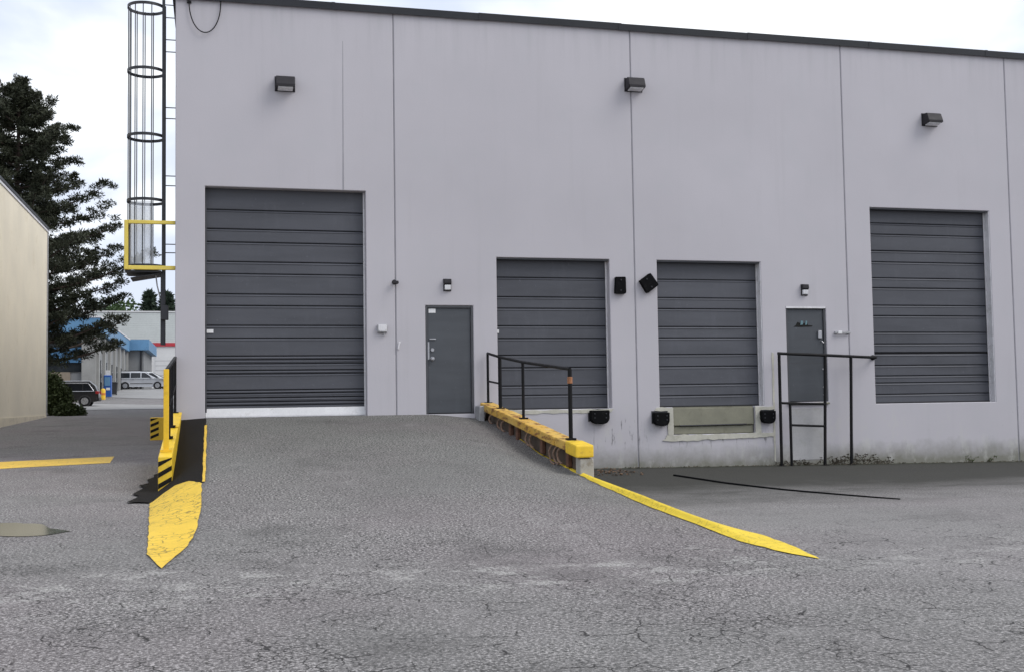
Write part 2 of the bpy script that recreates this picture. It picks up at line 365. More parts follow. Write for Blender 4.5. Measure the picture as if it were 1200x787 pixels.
# fresh black patch between the kerb wall and the ramp, then where it spilled round the wall's end
sheet('fresh_asphalt_patch', [(-.62, -.03), (-.14, -.03)] + rough_poly([(-.13, -.1), (-.13, -2.5), (-.12, -5.2), (-.14, -7.1)], .012, .3, 3)[:-1] +
      [(-.14, -7.1), (-.33, -6.3), (-.53, -5.9), (-.66, -6.0), (-.82, -6.45), (-.84, -4.95), (-.62, -4.9)], ramp_z, .012, A_PATCH, RX, RY)
sheet('asphalt_spill', [(-.80, -4.9), (-.8, -1.6), (-.99, -2.27), (-.97, -2.7), (-1.06, -3.08), (-1.0, -3.6), (-1.14, -3.95), (-1.03, -4.25), (-1.16, -5.11), (-1.03, -5.45), (-1.16, -6.32), (-1.0, -6.3), (-.84, -6.43), (-.8, -5.6)], ground_z, .022, A_PATCH, GX, GY)
sheet('yellow_nose', rough_poly([(-.84, -6.48), (-.68, -6.05), (-.53, -5.93), (-.33, -6.33), (-.15, -7.13), (-.14, -8.49), (-.16, -9.22), (-.18, -10.05), (-.25, -10.82), (-.35, -11.32), (-.45, -12.03), (-.54, -11.57), (-.63, -11.13), (-.7, -9.35), (-.78, -7.8)], .008, .16, 21), lambda x, y: max(ramp_z(x, y), ground_z(x, y)), .014, Y_ROAD, RX, RY)
sheet('yellow_edge_line', rough_poly([(-.155, -1.2), (-.115, -1.2), (-.105, -7.05), (-.145, -7.05)], .006, .25, 5), ramp_z, .018, Y_PARK, RX, RY)
sheet('yellow_ramp_edge', rough_poly([(5.43, -2.4), (5.385, -2.8), (5.385, -4.03), (5.375, -5.4), (5.345, -6.77), (5.32, -8.87), (5.32, -10.11), (5.32, -11.2), (5.36, -12.1), (5.42, -12.75), (5.49, -13.15), (5.70, -12.3), (5.86, -11.3), (5.86, -10.2), (5.74, -9.0), (5.58, -7.6), (5.49, -6.4), (5.47, -4)], .008, .16, 22), lambda x, y: max(ramp_z(x, y), ground_z(x, y)), .01, Y_STRIPE, RX, RY)
sheet('parking_line', rough_poly([(-6.6, .75), (-4.1, 1.69), (-2.01, 2.49), (-1.94, .6), (-3.79, -.15), (-6.3, -1.1)], .01, .4, 2), ground_z, .006, Y_PARK, GX, GY)
def puddle_mat():
    g = G('muddy_puddle'); col = g.mix(g.ramp(g.noise(3, 4), .35, .7), (.07, .075, .05), (.11, .11, .075)); g.bump(g.noise(9, 2), .03, .004); return g.fin(col, .12, 0, .5)
sheet('puddle', rough_poly([(-3.3, -7.7), (-2.56, -8.04), (-2.27, -8.1), (-1.97, -8.33), (-1.81, -8.79), (-1.55, -9.12), (-1.8, -9.38), (-2.06, -9.40), (-2.36, -9.19), (-3.2, -8.9)], .02, .12, 23), ground_z, .007, puddle_mat(), GX, GY)

PALE = paint('pale_concrete_road', (.30, .295, .29), .9, .15, .5, 6, .2, (.20, .195, .19), .5, dsc=.7)
sheet('road', [(-16, 43), (-.9, 41), (-.9, 50), (-9, 58), (-16, 60)], ground_z, .02, PALE, GX, GY)
sheet('forecourt', [(-9, 74), (-.9, 64), (6, 64), (6, 108), (-8.2, 108)], ground_z, .024, PALE, GX, GY)
# ------------------------------------------------------------------ warehouse
wh = thing('warehouse', (8.7, 0, 0), 'large pale grey tilt-up warehouse with slate roller doors and dark roof edge', 'building')
ROOF = 9.55
def wall_panel(x0, x1, z0, z1, holes, thick=.24):
    xs = sorted({x0, x1, *[h[0] for h in holes], *[h[1] for h in holes]}); zs = sorted({z0, z1, *[h[2] for h in holes], *[h[3] for h in holes]})
    def solid(i, j):
        if not (0 <= i < len(xs)-1 and 0 <= j < len(zs)-1): return False
        cx, cz = (xs[i]+xs[i+1])/2, (zs[j]+zs[j+1])/2
        return not any(h[0] < cx < h[1] and h[2] < cz < h[3] for h in holes)
    m = MB()
    idx = {}
    def V(i, j, k):
        if (i, j, k) not in idx: idx[(i, j, k)] = len(m.v); m.v.append((xs[i], k*thick, zs[j]))
        return idx[(i, j, k)]
    for i in range(len(xs)-1):
        for j in range(len(zs)-1):
            if not solid(i, j): continue
            m.f.append((V(i,j,0), V(i+1,j,0), V(i+1,j+1,0), V(i,j+1,0))); m.f.append((V(i,j,1), V(i,j+1,1), V(i+1,j+1,1), V(i+1,j,1)))
            if not solid(i-1, j): m.f.append((V(i,j,0), V(i,j+1,0), V(i,j+1,1), V(i,j,1)))
            if not solid(i+1, j): m.f.append((V(i+1,j,0), V(i+1,j,1), V(i+1,j+1,1), V(i+1,j+1,0)))
            if not solid(i, j-1): m.f.append((V(i,j,0), V(i,j,1), V(i+1,j,1), V(i+1,j,0)))
            if not solid(i, j+1): m.f.append((V(i,j+1,0), V(i+1,j+1,0), V(i+1,j+1,1), V(i,j+1,1)))
    return mk('wall_panel', m, WALL, wh, bevel=.012)
J = [-.714, 3.57, 8.741, 13.849, 18.214, 23.3, 28.4]
D1 = (-.16, 2.98, 1.20, 5.79); P1 = (4.18, 5.18, 1.28, 3.48); D2 = (5.69, 8.168, 1.33, 4.49)
D3 = (9.256, 11.71, 1.33, 4.49); PIT = (9.555, 11.48, .74, 1.33); P2 = (12.30, 13.285, 1.40, 3.50); D4 = (14.484, 17.64, 1.33, 5.79)
HOLES = [[D1], [P1, D2], [D3, PIT, P2], [D4], [], []]
for k in range(6):
    wall_panel(J[k] + (.012 if k else 0), J[k+1] - .012, -.6, ROOF, HOLES[k])
    if k: mk('panel_joint', MB().box(J[k]-.012, J[k]+.012, .018, .2, -.5, ROOF), JOINT, wh)
mk('side_wall', MB().box(-.714, -.47, .243, 40, -.6, ROOF), WALL, wh)
mk('side_wall', MB().box(28.14, 28.388, .243, 40, -.6, ROOF), WALL, wh)
mk('back_wall', MB().box(-.714, 28.388, 40.003, 40.25, -.6, ROOF), WALL, wh)
mk('roof', MB().box(-.46, 28.13, .25, 40, ROOF-.35, ROOF-.2), JOINT, wh)
segs = [-.75, 2.35, 5.4, 8.5, 11.55, 14.6, 17.7, 20.8, 24, 28.43]
for a, b in zip(segs, segs[1:]):       # roof-edge flashing in lengths, lapped
    dz = rnd.uniform(-.008, .008); m = MB(); m.prism([(-.06, ROOF-.075+dz), (-.045, ROOF-.075+dz), (-.03, ROOF-.06+dz), (.27, ROOF-.0+.004), (.27, ROOF+.085), (-.045, ROOF+.075+dz), (-.06, ROOF+.065+dz)], 'x', a+.004, b-.004)
    mk('roof_flashing', m, COPING, wh)
    if a > 0: mk('flashing_joint', MB().box(a-.035, a+.035, -.066, -.0605, ROOF-.08, ROOF+.07), COPING, wh)
mk('roof_flashing', MB().box(-.78, -.45, .28, 40.2, ROOF+.003, ROOF+.08), COPING, wh)
# faint vertical rib above the tall left door, tapering off upwards
mk('wall_rib', MB().hexa([(2.52,-.004,5.81),(2.545,-.004,5.81),(2.545,.02,5.81),(2.52,.02,5.81),(2.535,-.001,8.85),(2.545,-.001,8.85),(2.545,.02,8.85),(2.535,.02,8.85)]), JOINT, wh)
# inside floor slab and darkness behind the doors
mk('floor_slab', MB().box(-.45, 28.1, .243, 39.9, 1.0, 1.262), CONC, wh)

def slat(par, x0, x1, z0, z1, yd, mat, ribs=()):
    g = .006; tilt = rnd.uniform(-.003, .003); zt, zb = z1-g, z0+g
    prof = [(yd+.03, zb), (yd+.006+tilt, zb), (yd+tilt, zb+.012)]
    for r in ribs: prof += [(yd+tilt, r-.014), (yd+.012, r-.006), (yd+.012, r+.006), (yd+tilt, r+.016)]
    prof += [(yd+tilt*.5, zt-.046), (yd-.010, zt-.036), (yd+.02, zt-.004), (yd+.03, zt)]
    mk('door_slat', MB().prism(prof, 'x', x0+.006, x1-.006), mat, par)
def roller_door(op, levels, mat, yd=.2, seal=None, ribs={}, gap=None):
    x0, x1, z0, z1 = op; e = .10
    d = mk('roller_door', MB().box(x0-e, x1+e, yd+.045, yd+.10, z0-.02, z1+e), DARK, wh)
    z = z1 + .06
    for k, q in enumerate(levels + [z0 if seal is None else seal]):
        slat(d, x0-e, x1+e, q + (.034 if gap and abs(q-gap) < .01 else 0), z, yd, mat, ribs.get(k, ()))
        z = q
    for s in (-1, 1):      # guide tracks at the jambs
        xx = x0+.004 if s < 0 else x1-.034
        mk('guide_track', MB().box(xx, xx+.03, yd-.035, yd-.012, z0+.004, z1-.004), DFRAME if s < 0 else WTRIM, d)
    return d
d1 = roller_door(D1, [5.37, 4.99, 4.73, 4.34, 4.10, 3.70, 3.47, 3.08, 2.83, 2.48, 2.41, 2.33, 2.20, 2.13, 1.81, 1.75, 1.66, 1.58, 1.51], SLAT, seal=1.46)
mk('bottom_seal', MB().prism([(.16, 1.275), (.155, 1.30), (.175, 1.455), (.24, 1.455), (.24, 1.275)], 'x', D1[0]+.01, D1[1]-.01), WHITE, d1)
mk('sticker', MB().box(-.14, .0, .187, .19, 2.93, 3.0), WHITE, d1)
d2 = roller_door(D2, [4.10, 3.69, 3.45, 3.08, 2.82, 2.47, 2.21, 1.83, 1.63], SLAT)
mk('sticker', MB().box(5.70, 5.77, .187, .19, 2.93, 3.0), WHITE, d2)
d3 = roller_door(D3, [4.10, 3.70, 3.46, 3.07, 2.83, 2.47, 2.21, 1.82, 1.58], SLAT2)
d4 = roller_door(D4, [5.47, 5.21, 4.83, 4.57, 4.20, 3.97, 3.57, 3.33, 2.95, 2.69, 2.46, 2.20, 1.96, 1.80, 1.54], SLAT, gap=2.46)
for d, op in ((d2, D2), (d3, D3), (d4, D4)):
    mk('bottom_edge', MB().box(op[0]+.006, op[1]-.036, .172, .199, op[2]+.004, op[2]+.03), DARK, d)
# white jamb linings on the right side of the recesses
for op in (D3, D4):
    mk('jamb_lining', MB().box(op[1]-.012, op[1]+.0, .012, .155, op[2]+.01, op[3]-.01), WTRIM, wh)
for op in (D2, D3, D4):
    mk('door_head', MB().box(op[0]+.01, op[1]-.01, .03, .16, op[3]-.03, op[3]+.02), DFRAME, wh)
def steel_door(op, yd):
    x0, x1, z0, z1 = op
    d = mk('steel_door', MB().box(x0+.05, x1-.05, yd, yd+.05, z0+.012, z1-.05), PDOOR, wh, bevel=.006)
    f = MB().box(x0-.004, x0+.048, yd-.03, yd+.1, z0, z1); f.box(x1-.048, x1+.004, yd-.03, yd+.1, z0, z1); f.box(x0+.048, x1-.048, yd-.03, yd+.1, z1-.048, z1)
    mk('door_frame', f, DFRAME, d, bevel=.004)
    mk('threshold', MB().box(x0, x1, yd-.04, yd+.1, z0-.015, z0+.008), DARK, d)
    mk('backing', MB().box(x0-.05, x1+.05, yd+.11, yd+.15, z0-.02, z1+.05), DARK, d)
    for hz in (.25, 1.05, 1.85): mk('hinge', MB().tube([(x1-.05, yd-.01, z0+hz), (x1-.05, yd-.01, z0+hz+.11)], .009, 8), DFRAME, d)
    return d
s1 = steel_door(P1, .045)
mk('sticker', MB().box(4.255, 4.40, .041, .0445, 3.33, 3.415), WHITE, s1)
mk('latch_guard', MB().box(4.225, 4.262, .025, .044, 2.38, 2.74), STEEL, s1, bevel=.003)
mk('pull_handle', MB().box(4.262, 4.40, .02, .044, 2.785, 2.81), STEEL, s1, bevel=.004)
mk('lock', MB().lathe([(.0, -.02), (.034, -.02), (.04, 0)], (4.325, .044, 2.58)), STEEL, s1, smooth=True)
h = mk('door_knob', MB().lathe([(.0, -.075), (.03, -.072), (.042, -.05), (.035, -.03), (.016, -.02), (.016, -.008), (.045, -.006), (.045, 0)], (4.325, .044, 2.40)), STEEL, s1, smooth=True)
s2 = steel_door(P2, .05)
mk('door_header_strip', MB().box(P2[0]+.004, P2[1]-.004, -.006, .02, 3.47, 3.51), WTRIM, s2)
mk('key_lock_box', MB().box(13.09, 13.185, .005, .049, 2.80, 2.98), STEEL, s2, bevel=.012)
mk('lever_handle', MB().tube([(13.17, .045, 2.74), (13.17, .0, 2.74), (13.2, -.01, 2.70)], .012, 8), STEEL, s2, smooth=True)
for hz in (2.12, 1.72, 1.55): mk('bolt', MB().lathe([(.0, -.012), (.018, -.01), (.02, 0)], (13.2, .049, hz), n=8), STEEL, s2)
# peeled sticker with torn dark backing on the right door
b = MB(); b.prism([(12.50, 3.06), (12.56, 3.10), (12.60, 3.17), (12.70, 3.13), (12.84, 3.155), (12.86, 3.10), (12.98, 3.09), (12.95, 3.065), (12.7, 3.055)], 'y', .046, .0495)
mk('torn_sticker', b, B_STRIPE, s2)
for (a, c) in ((12.67, 12.73), (12.79, 12.83)): mk('sticker_scrap', MB().prism([(a, 3.10), (c, 3.11), (c+.01, 3.19), (a+.015, 3.20)], 'y', .042, .0455), paint('teal_scrap', (.12, .22, .25), .5), s2)
mk('door_kick_line', MB().box(P2[0]+.06, P2[1]-.06, .047, .0495, 2.25, 2.262), DFRAME, s2)
mk('sill_plate', MB().box(P2[0]-.01, P2[1]+.01, -.05, .05, 1.345, 1.383), OLIVE, wh, bevel=.006)
# dock leveller in its pit
lv = mk('dock_leveller', MB().box(PIT[0]+.006, PIT[1]-.006, .10, .2, PIT[2]+.004, PIT[3]-.0), OLIVE, wh)
mk('leveller_lip', MB().prism([(.02, PIT[2]+.2), (.04, PIT[2]+.185), (.098, PIT[2]+.185), (.098, PIT[3]-.03), (.03, PIT[3]-.03)], 'x', PIT[0]+.02, PIT[1]-.02), OLIVE, lv, bevel=.006)
mk('lip_rod', MB().tube([(PIT[0]+.15, .02, PIT[2]+.19), (PIT[1]-.2, .02, PIT[2]+.2)], .013, 8), GALV, lv)
mk('toe_plate', MB().box(PIT[0]+.03, PIT[1]-.03, .05, .098, PIT[2]+.01, PIT[2]+.165), OLIVE, lv, bevel=.005)
def ragged(pts, amt, step, seed): return rough_poly(pts, amt, step, seed)
def patchc(pts, seed, y0=-.022):
    m = MB(); m.prism([(p[0], p[1]) for p in ragged(pts, .008, .12, seed)], 'y', y0, .03); mk('concrete_patch', m, PATCHC, wh)
patchc([(9.30, .62), (9.50, .60), (11.93, .655), (11.95, .735), (9.56, .735), (9.40, .735), (9.36, .66)], 1)
patchc([(9.425, .738), (9.553, .738), (9.553, 1.322), (9.17, 1.325), (9.12, 1.27), (9.425, 1.26)], 2, -.018)
patchc([(11.483, .738), (11.62, .738), (11.60, 1.24), (11.96, 1.25), (11.93, 1.31), (11.483, 1.325)], 3, -.018)
patchc([(5.75, 1.245), (7.62, 1.245), (8.15, 1.25), (8.2, 1.322), (5.7, 1.322)], 4, -.012)

patchc([(11.915, .12), (11.955, .1), (11.965, 2.48), (11.92, 2.5)], 6, -.008)
m = MB().box(12.36, 13.16, -.006, .02, .12, 1.26); mk('infill_panel', m, paint('infill_grey', (.40, .395, .40), .8, .12, 1.5, 25, .15, (.30, .30, .26), .5), wh, bevel=.003)
# ------------------------------------------------------------------ things mounted on the facade
def wall_light(x, z, wd, label):
    t = thing('wall_light', (x, 0, z), label, 'light', 'wall lights high on the warehouse'); h = wd/2
    m = MB(); m.prism([(-.0, z-.13), (-.05, z-.13), (-.25, z-.10), (-.265, z-.06), (-.20, z+.10), (-.17, z+.125), (0, z+.13)], 'x', x-h, x+h)
    mk('housing', m, HOUSING, t, bevel=.014, seg=2)
    mk('back_plate', MB().box(x-h-.015, x+h+.015, -.012, -.002, z-.15, z+.15), HOUSING, t)
    mk('lens', MB().hexa([(x-h+.04,-.06,z-.148),(x+h-.04,-.06,z-.148),(x+h-.04,-.045,z-.12),(x-h+.04,-.045,z-.12),(x-h+.04,-.235,z-.125),(x+h-.04,-.235,z-.125),(x+h-.04,-.235,z-.095),(x-h+.04,-.235,z-.095)]), LENS, t)
    mk('visor_lip', MB().box(x-h+.01, x+h-.01, -.272, -.262, z-.105, z-.07), HOUSING, t)
wall_light(1.385, 7.89, .37, 'dark wall light high above the tall white-bottomed roller door')
wall_light(8.80, 8.29, .38, 'dark wall light on the panel joint, highest of the three')
wall_light(16.12, 7.88, .38, 'dark wall light high above the rightmost roller door')
def door_light(x, z, label):
    t = thing('door_light', (x, 0, z), label, 'light', 'small lights over the steel doors')
    mk('housing', MB().prism([(0, z+.0), (-.07, z+.0), (-.10, z+.03), (-.09, z+.115), (0, z+.12)], 'x', x-.075, x+.075), HOUSING, t, bevel=.006)
    mk('back_plate', MB().box(x-.082, x+.082, -.02, -.001, z-.13, z+.125), HOUSING, t, bevel=.004)
    mk('lens', MB().prism([(-.021, z-.11), (-.075, z-.10), (-.085, z-.003), (-.021, z-.003)], 'x', x-.062, x+.062), LENS, t, bevel=.01, seg=2)
door_light(4.64, 3.90, 'small dark light with white lens above the steel door left')
door_light(12.76, 3.88, 'small dark light with white lens above the door behind railing')
t = thing('junction_box', (3.29, 0, 2.9), 'square pale grey electrical box beside the tall roller door', 'electrical box')
mk('box', MB().box(3.19, 3.39, -.07, -.001, 2.92, 3.09), GREYBOX, t, bevel=.012)
mk('cover', MB().box(3.205, 3.375, -.085, -.0705, 2.945, 3.075), WTRIM, t, bevel=.006)
mk('screw', MB().lathe([(.0, -.006), (.01, -.005), (.012, 0)], (3.22, -.085, 2.96), n=8), STEEL, t)
mk('conduit_stub', MB().tube([(3.33, -.04, 2.92), (3.33, -.04, 2.86)], .014, 8), GREYBOX, t)
t = thing('security_camera', (3.55, 0, 3.9), 'little dark fitting on the wall joint left of steel door', 'fitting')
mk('base_plate', MB().lathe([(.0, -.02), (.04, -.02), (.05, 0)], (3.55, 0, 3.95), n=14), HOUSING, t)
mk('arm', MB().tube([(3.55, -.02, 3.95), (3.55, -.07, 3.94)], .013, 8), HOUSING, t)
mk('body', MB().box(3.49, 3.62, -.13, -.06, 3.90, 3.965), HOUSING, t, bevel=.012)
tag(mk('wall_clip', MB().prism([(3.60, 2.60), (3.63, 2.58), (3.645, 2.70), (3.665, 2.72), (3.66, 2.74), (3.625, 2.74)], 'y', -.03, -.001), WTRIM, bevel=.004), 'small white metal clip low on the wall joint', 'clip')
t = thing('cable_loop', (-.16, 0, 8.8), 'thin dark cable hanging in a loop near the roof corner', 'cable')
pts = []
for k in range(25):
    a = math.pi*k/24; pts.append((-.16 - .30*math.cos(a), -.035 - .03*math.sin(a), 9.42 - .60*math.sin(a)))
pts = [(-.475, -.03, 9.62)] + pts + [(.15, -.03, 9.6)]
mk('wire', MB().tube(pts, .011, 6), B_PAINT, t, smooth=True)
mk('wire_clip', MB().box(-.50, -.42, -.05, -.001, 9.40, 9.44), B_PAINT, t)
t = thing('latch_bar', (13.66, 0, 2.9), 'short horizontal metal hold-back bar between steel door and rightmost roller door', 'bar')
mk('bar', MB().box(13.47, 13.86, -.06, -.03, 2.905, 2.945), GREYBOX, t, bevel=.005)
mk('bracket', MB().box(13.49, 13.53, -.03, -.001, 2.89, 2.96), GREYBOX, t); mk('bracket', MB().box(13.8, 13.84, -.03, -.001, 2.89, 2.96), GREYBOX, t)
mk('white_clasp', MB().box(13.54, 13.64, -.075, -.0605, 2.90, 2.965), WHITE, t, bevel=.006)

def bumper_block(x, z, wd, ht, rot, label):
    t = thing('bumper_pad', (x, 0, z), label, 'bumper', 'loose rubber pads fixed beside the dock doors'); c, s = math.cos(rot), math.sin(rot)
    def T(u, v): return (x+u*c-v*s, z+u*s+v*c)
    poly = [(-wd/2, -ht/2+.02), (-wd/2+.02, -ht/2), (wd/2-.01, -ht/2+.01), (wd/2, -ht/2+.05), (wd/2-.015, ht/2-.01), (wd/2-.03, ht/2), (-wd/2+.01, ht/2-.012)]
    mk('pad', MB().prism([T(*p) for p in poly], 'y', -.10, -.001), RUBBER, t, bevel=.012)
    for v in (-ht*.3, ht*.3):
        q = T(0, v); mk('bolt', MB().lathe([(.0, -.012), (.016, -.01), (.018, 0)], (q[0], -.10, q[1]), n=8), GALV, t)
bumper_block(8.39, 3.93, .25, .37, R(-2), 'upright black rubber pad right of the roller door behind the railing')
bumper_block(9.035, 3.985, .33, .33, R(33), 'tilted black rubber pad at the corner of the olive-plated dock door')
def dock_bumper(x, z, wd, ht, label):
    t = thing('dock_bumper', (x, 0, z), label, 'bumper', 'black rubber dock bumpers'); h = wd/2
    poly = [(x-h, z+ht/2), (x+h, z+ht/2), (x+h-.005, z-ht*.18), (x+h*.72, z-ht*.42), (x+h*.3, z-ht/2), (x-h*.35, z-ht/2+.01), (x-h*.75, z-ht*.4), (x-h+.005, z-ht*.15)]
    mk('rubber', MB().prism(poly, 'y', -.14, -.012), RUBBER, t, bevel=.014)
    mk('mounting_plate', MB().box(x-h-.02, x+h+.02, -.0118, -.001, z-ht*.3, z+ht/2+.03), GALV, t)
    for u in (-.6, .6):
        for v in (.25, -.05): mk('bolt', MB().lathe([(.0, -.01), (.014, -.008), (.016, 0)], (x+u*h, -.14, z+v*ht), n=8), GALV, t)
dock_bumper(7.86, 1.15, .42, .29, 'black rubber dock bumper below the door behind the yellow-beam railing')
dock_bumper(9.25, 1.08, .35, .29, 'black rubber dock bumper left of the olive dock plate')
dock_bumper(11.75, 1.08, .34, .28, 'black rubber dock bumper right of the olive dock plate')

# ------------------------------------------------------------------ black pipe railing in front of the right steel door
t = thing('pipe_railing', (12.8, -.25, 0), 'black pipe railing standing before the right steel door', 'railing')
def gz(x, y): return ground_z(x, y) - .02
for (x, x2, zt) in ((11.96, 11.97, 2.46), (13.01, 13.09, 2.42), (13.66, 13.73, 2.38)):
    mk('post', MB().tube([(x, -.25, gz(x, -.25)), (x2, -.25, zt)], .033, 10), B_PAINT, t, smooth=True)
mk('post', MB().tube([(12.20, -.25, gz(12.2, -.25)), (12.2, -.25, 1.37)], .03, 10), B_PAINT, t, smooth=True)
mk('top_rail', MB().tube([(11.94, -.25, 2.465), (13.09, -.25, 2.42), (14.20, -.25, 2.37), (14.36, -.22, 2.37), (14.42, -.14, 2.37), (14.43, -.002, 2.37)], .033, 10), B_PAINT, t, smooth=True)
mk('mid_rail', MB().tube([(11.96, -.25, 1.385), (13.05, -.25, 1.345)], .028, 10), B_PAINT, t, smooth=True)
mk('rung', MB().tube([(12.20, -.25, .90), (13.02, -.25, .86)], .026, 10), B_PAINT, t, smooth=True)
for (x, y) in ((11.96, -.25), (13.01, -.25), (13.66, -.25)):
    mk('foot_plate', MB().box(x-.07, x+.07, y-.07, y+.07, ground_z(x, y)-.01, ground_z(x, y)+.012), B_PAINT, t)
mk('wall_flange', MB().lathe([(.0, -.02), (.06, -.02), (.06, -.001)], (14.43, 0, 2.37), n=14), B_PAINT, t)

# ------------------------------------------------------------------ right retaining wall with yellow beam, railing
def btop(y): return 1.46 + (y + .3)*.1035
rw = thing('retaining_wall', (5.45, -3.2, .5), 'low ramp-side retaining wall capped with worn yellow timbers', 'wall')
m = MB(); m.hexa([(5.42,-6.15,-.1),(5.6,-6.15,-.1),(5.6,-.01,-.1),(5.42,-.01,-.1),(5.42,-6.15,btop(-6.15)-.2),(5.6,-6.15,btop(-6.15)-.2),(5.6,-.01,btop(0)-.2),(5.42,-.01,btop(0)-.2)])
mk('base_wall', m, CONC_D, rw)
ys = [-.04, -.62, -1.55, -2.5, -3.45, -4.35, -5.25, -5.85]
for k in range(len(ys)-1):
    a, b = ys[k]-.008, ys[k+1]+.008; dx = rnd.uniform(-.012, .012); dz = rnd.uniform(-.012, .01); dy = rnd.uniform(-.004, .004)
    p = [(5.29+dx, b, btop(b)-.145+dz), (5.57+dx, b, btop(b)-.145+dz+dy), (5.57+dx, a, btop(a)-.145+dz+dy), (5.29+dx, a, btop(a)-.145+dz),
         (5.29+dx, b, btop(b)+dz), (5.57+dx, b, btop(b)+dz+dy), (5.57+dx, a, btop(a)+dz+dy), (5.29+dx, a, btop(a)+dz)]
    mk('cap_timber', MB().hexa(p), TIMBER, rw, bevel=.02, seg=2)
a, b = -5.86, -6.4
mk('end_cap', MB().hexa([(5.285, b, btop(b)-.18), (5.575, b, btop(b)-.18), (5.575, a, btop(a)-.18), (5.285, a, btop(a)-.18), (5.285, b, btop(b)+.01), (5.575, b, btop(b)+.01), (5.575, a, btop(a)+.01), (5.285, a, btop(a)+.01)]), Y_BLOCK, rw, bevel=.025, seg=2)
mk('end_post', MB().hexa([(5.36,-6.37,-.05),(5.58,-6.37,-.05),(5.58,-6.152,-.05),(5.36,-6.152,-.05),(5.36,-6.37,.63),(5.58,-6.37,.63),(5.58,-6.152,.66),(5.36,-6.152,.66)]), CONC, rw, bevel=.012)
for k, (yy, r) in enumerate(((-.75, .09), (-1.45, .10), (-1.75, .11), (-3.5, .12), (-3.75, .12), (-5.0, .17), (-5.22, .15), (-5.4, .13))):
    pts = []
    for j in range(13):
        a = math.pi*(.5 + j/12) + rnd.uniform(-.03, .03); z0 = btop(yy)-.17-r*.9
        pts.append((5.345 + .035*math.cos(a) + rnd.uniform(-.006, .006), yy - r*1.1*math.cos(a) - .1, z0 + r*.95*math.sin(a)))
    mk('rusty_loop', MB().tube(pts, .018, 7), ROPE, rw, smooth=True)
for k, yy in enumerate((-2.2, -2.7, -4.3, -5.75)):
    mk('rusty_bracket', MB().box(5.345, 5.415, yy-.06, yy+.06, btop(yy)-.42, btop(yy)-.15), RUST, rw, bevel=.01)
mk('start_block', MB().box(5.19, 5.30, -.42, -.01, 1.1, 1.43), GREYBOX, rw, bevel=.015)
rl = thing('ramp_railing', (5.45, -2.9, 1.2), 'black pipe handrail bolted on the worn yellow timbers', 'railing')
top = [(-.10, 2.50), (-1.12, 2.38), (-2.83, 2.22), (-5.65, 2.01)]
mk('top_rail', MB().tube([(5.45, y, z) for y, z in top], .026, 10), B_PAINT, rl, smooth=True)
for k, (y, z) in enumerate(top):
    mk('post', MB().tube([(5.45, y, btop(y)-.02), (5.45, y, z)], .027 if k in (0, 2) else .034, 10), B_PAINT, rl, smooth=True)
    mk('base_plate', MB().box(5.38, 5.52, y-.07, y+.07, btop(y)-.03, btop(y)+.018), B_PAINT, rl)
mk('mid_rail', MB().tube([(5.45, -.10, 1.93), (5.45, -1.12, 1.86)], .02, 8), B_PAINT, rl, smooth=True)
mk('orange_tape', MB().lathe([(.037, -.05), (.043, -.045), (.041, .0), (.043, .05), (.037, .055)], (5.45, -5.65, 1.83), 'z', 12), ORANGE, rl)
mk('tape_flag', MB().box(5.42, 5.425, -5.72, -5.68, 1.80, 1.87), ORANGE, rl)

# ------------------------------------------------------------------ left kerb wall, stripes, railing
kw = thing('kerb_wall', (-.7, -2.5, .2), 'yellow kerb wall with black hazard stripes on its end', 'wall')
def ktop(y): return 1.37 + y*.121
m = MB(); m.hexa([(-.80,-4.98,-.1),(-.60,-4.98,-.1),(-.60,-.02,-.1),(-.80,-.02,-.1),(-.80,-4.98,ktop(-4.98)),(-.60,-4.98,ktop(-4.98)),(-.60,-.02,ktop(0)),(-.80,-.02,ktop(0))])
mk('block', m, Y_BLOCK, kw, bevel=.015, seg=2)
zt = ktop(-4.98)
for k in range(4):
    z0 = zt - .035 - k*.165
    q = [(-.798, z0-.115), (-.602, z0-.0), (-.602, z0+.07), (-.798, z0-.04)]
    q = [(x, min(z, zt-.012)) for x, z in q]
    mk('hazard_stripe', MB().prism(q, 'y', -4.9845, -4.9815), B_STRIPE, kw)
mk('cap_block', MB().hexa([(-.815,-1.9,ktop(-1.9)+.001),(-.585,-1.9,ktop(-1.9)+.001),(-.585,-.03,ktop(0)+.001),(-.815,-.03,ktop(0)+.001),(-.815,-1.9,ktop(-1.9)+.03),(-.585,-1.9,ktop(-1.9)+.03),(-.585,-.03,ktop(0)+.03),(-.815,-.03,ktop(0)+.03)]), Y_BLOCK, kw, bevel=.01)
kr = thing('kerb_railing', (-.71, -2.3, .8), 'black barred railing with a bright yellow end post', 'railing')
mk('end_post', MB().box(-.745, -.665, -4.49, -4.41, ktop(-4.45)-.02, 2.09), Y_METAL, kr, bevel=.006)
mk('base_plate', MB().box(-.79, -.62, -4.56, -4.34, ktop(-4.56)+.004, ktop(-4.34)+.012), Y_METAL, kr)
def rz(y): return 2.08 + (y+4.45)*.087
mk('top_rail', MB().hexa([(-.735,-4.40,rz(-4.4)-.05),(-.685,-4.40,rz(-4.4)-.05),(-.685,-.03,rz(0)-.05),(-.735,-.03,rz(0)-.05),(-.735,-4.40,rz(-4.4)),(-.685,-4.40,rz(-4.4)),(-.685,-.03,rz(0)),(-.735,-.03,rz(0))]), B_PAINT, kr)
mk('mid_rail', MB().tube([(-.71, -4.4, ktop(-4.4)+.52), (-.71, -.03, ktop(0)+.55)], .022, 8), B_PAINT, kr)
for y in (-3.2, -1.9, -.1):
    mk('post', MB().box(-.735, -.685, y-.03, y+.03, ktop(y)+.012, rz(y)-.045), B_PAINT, kr)
    mk('post_foot', MB().box(-.77, -.645, y-.08, y+.08, ktop(y)+.006, ktop(y)+.045), B_PAINT, kr)
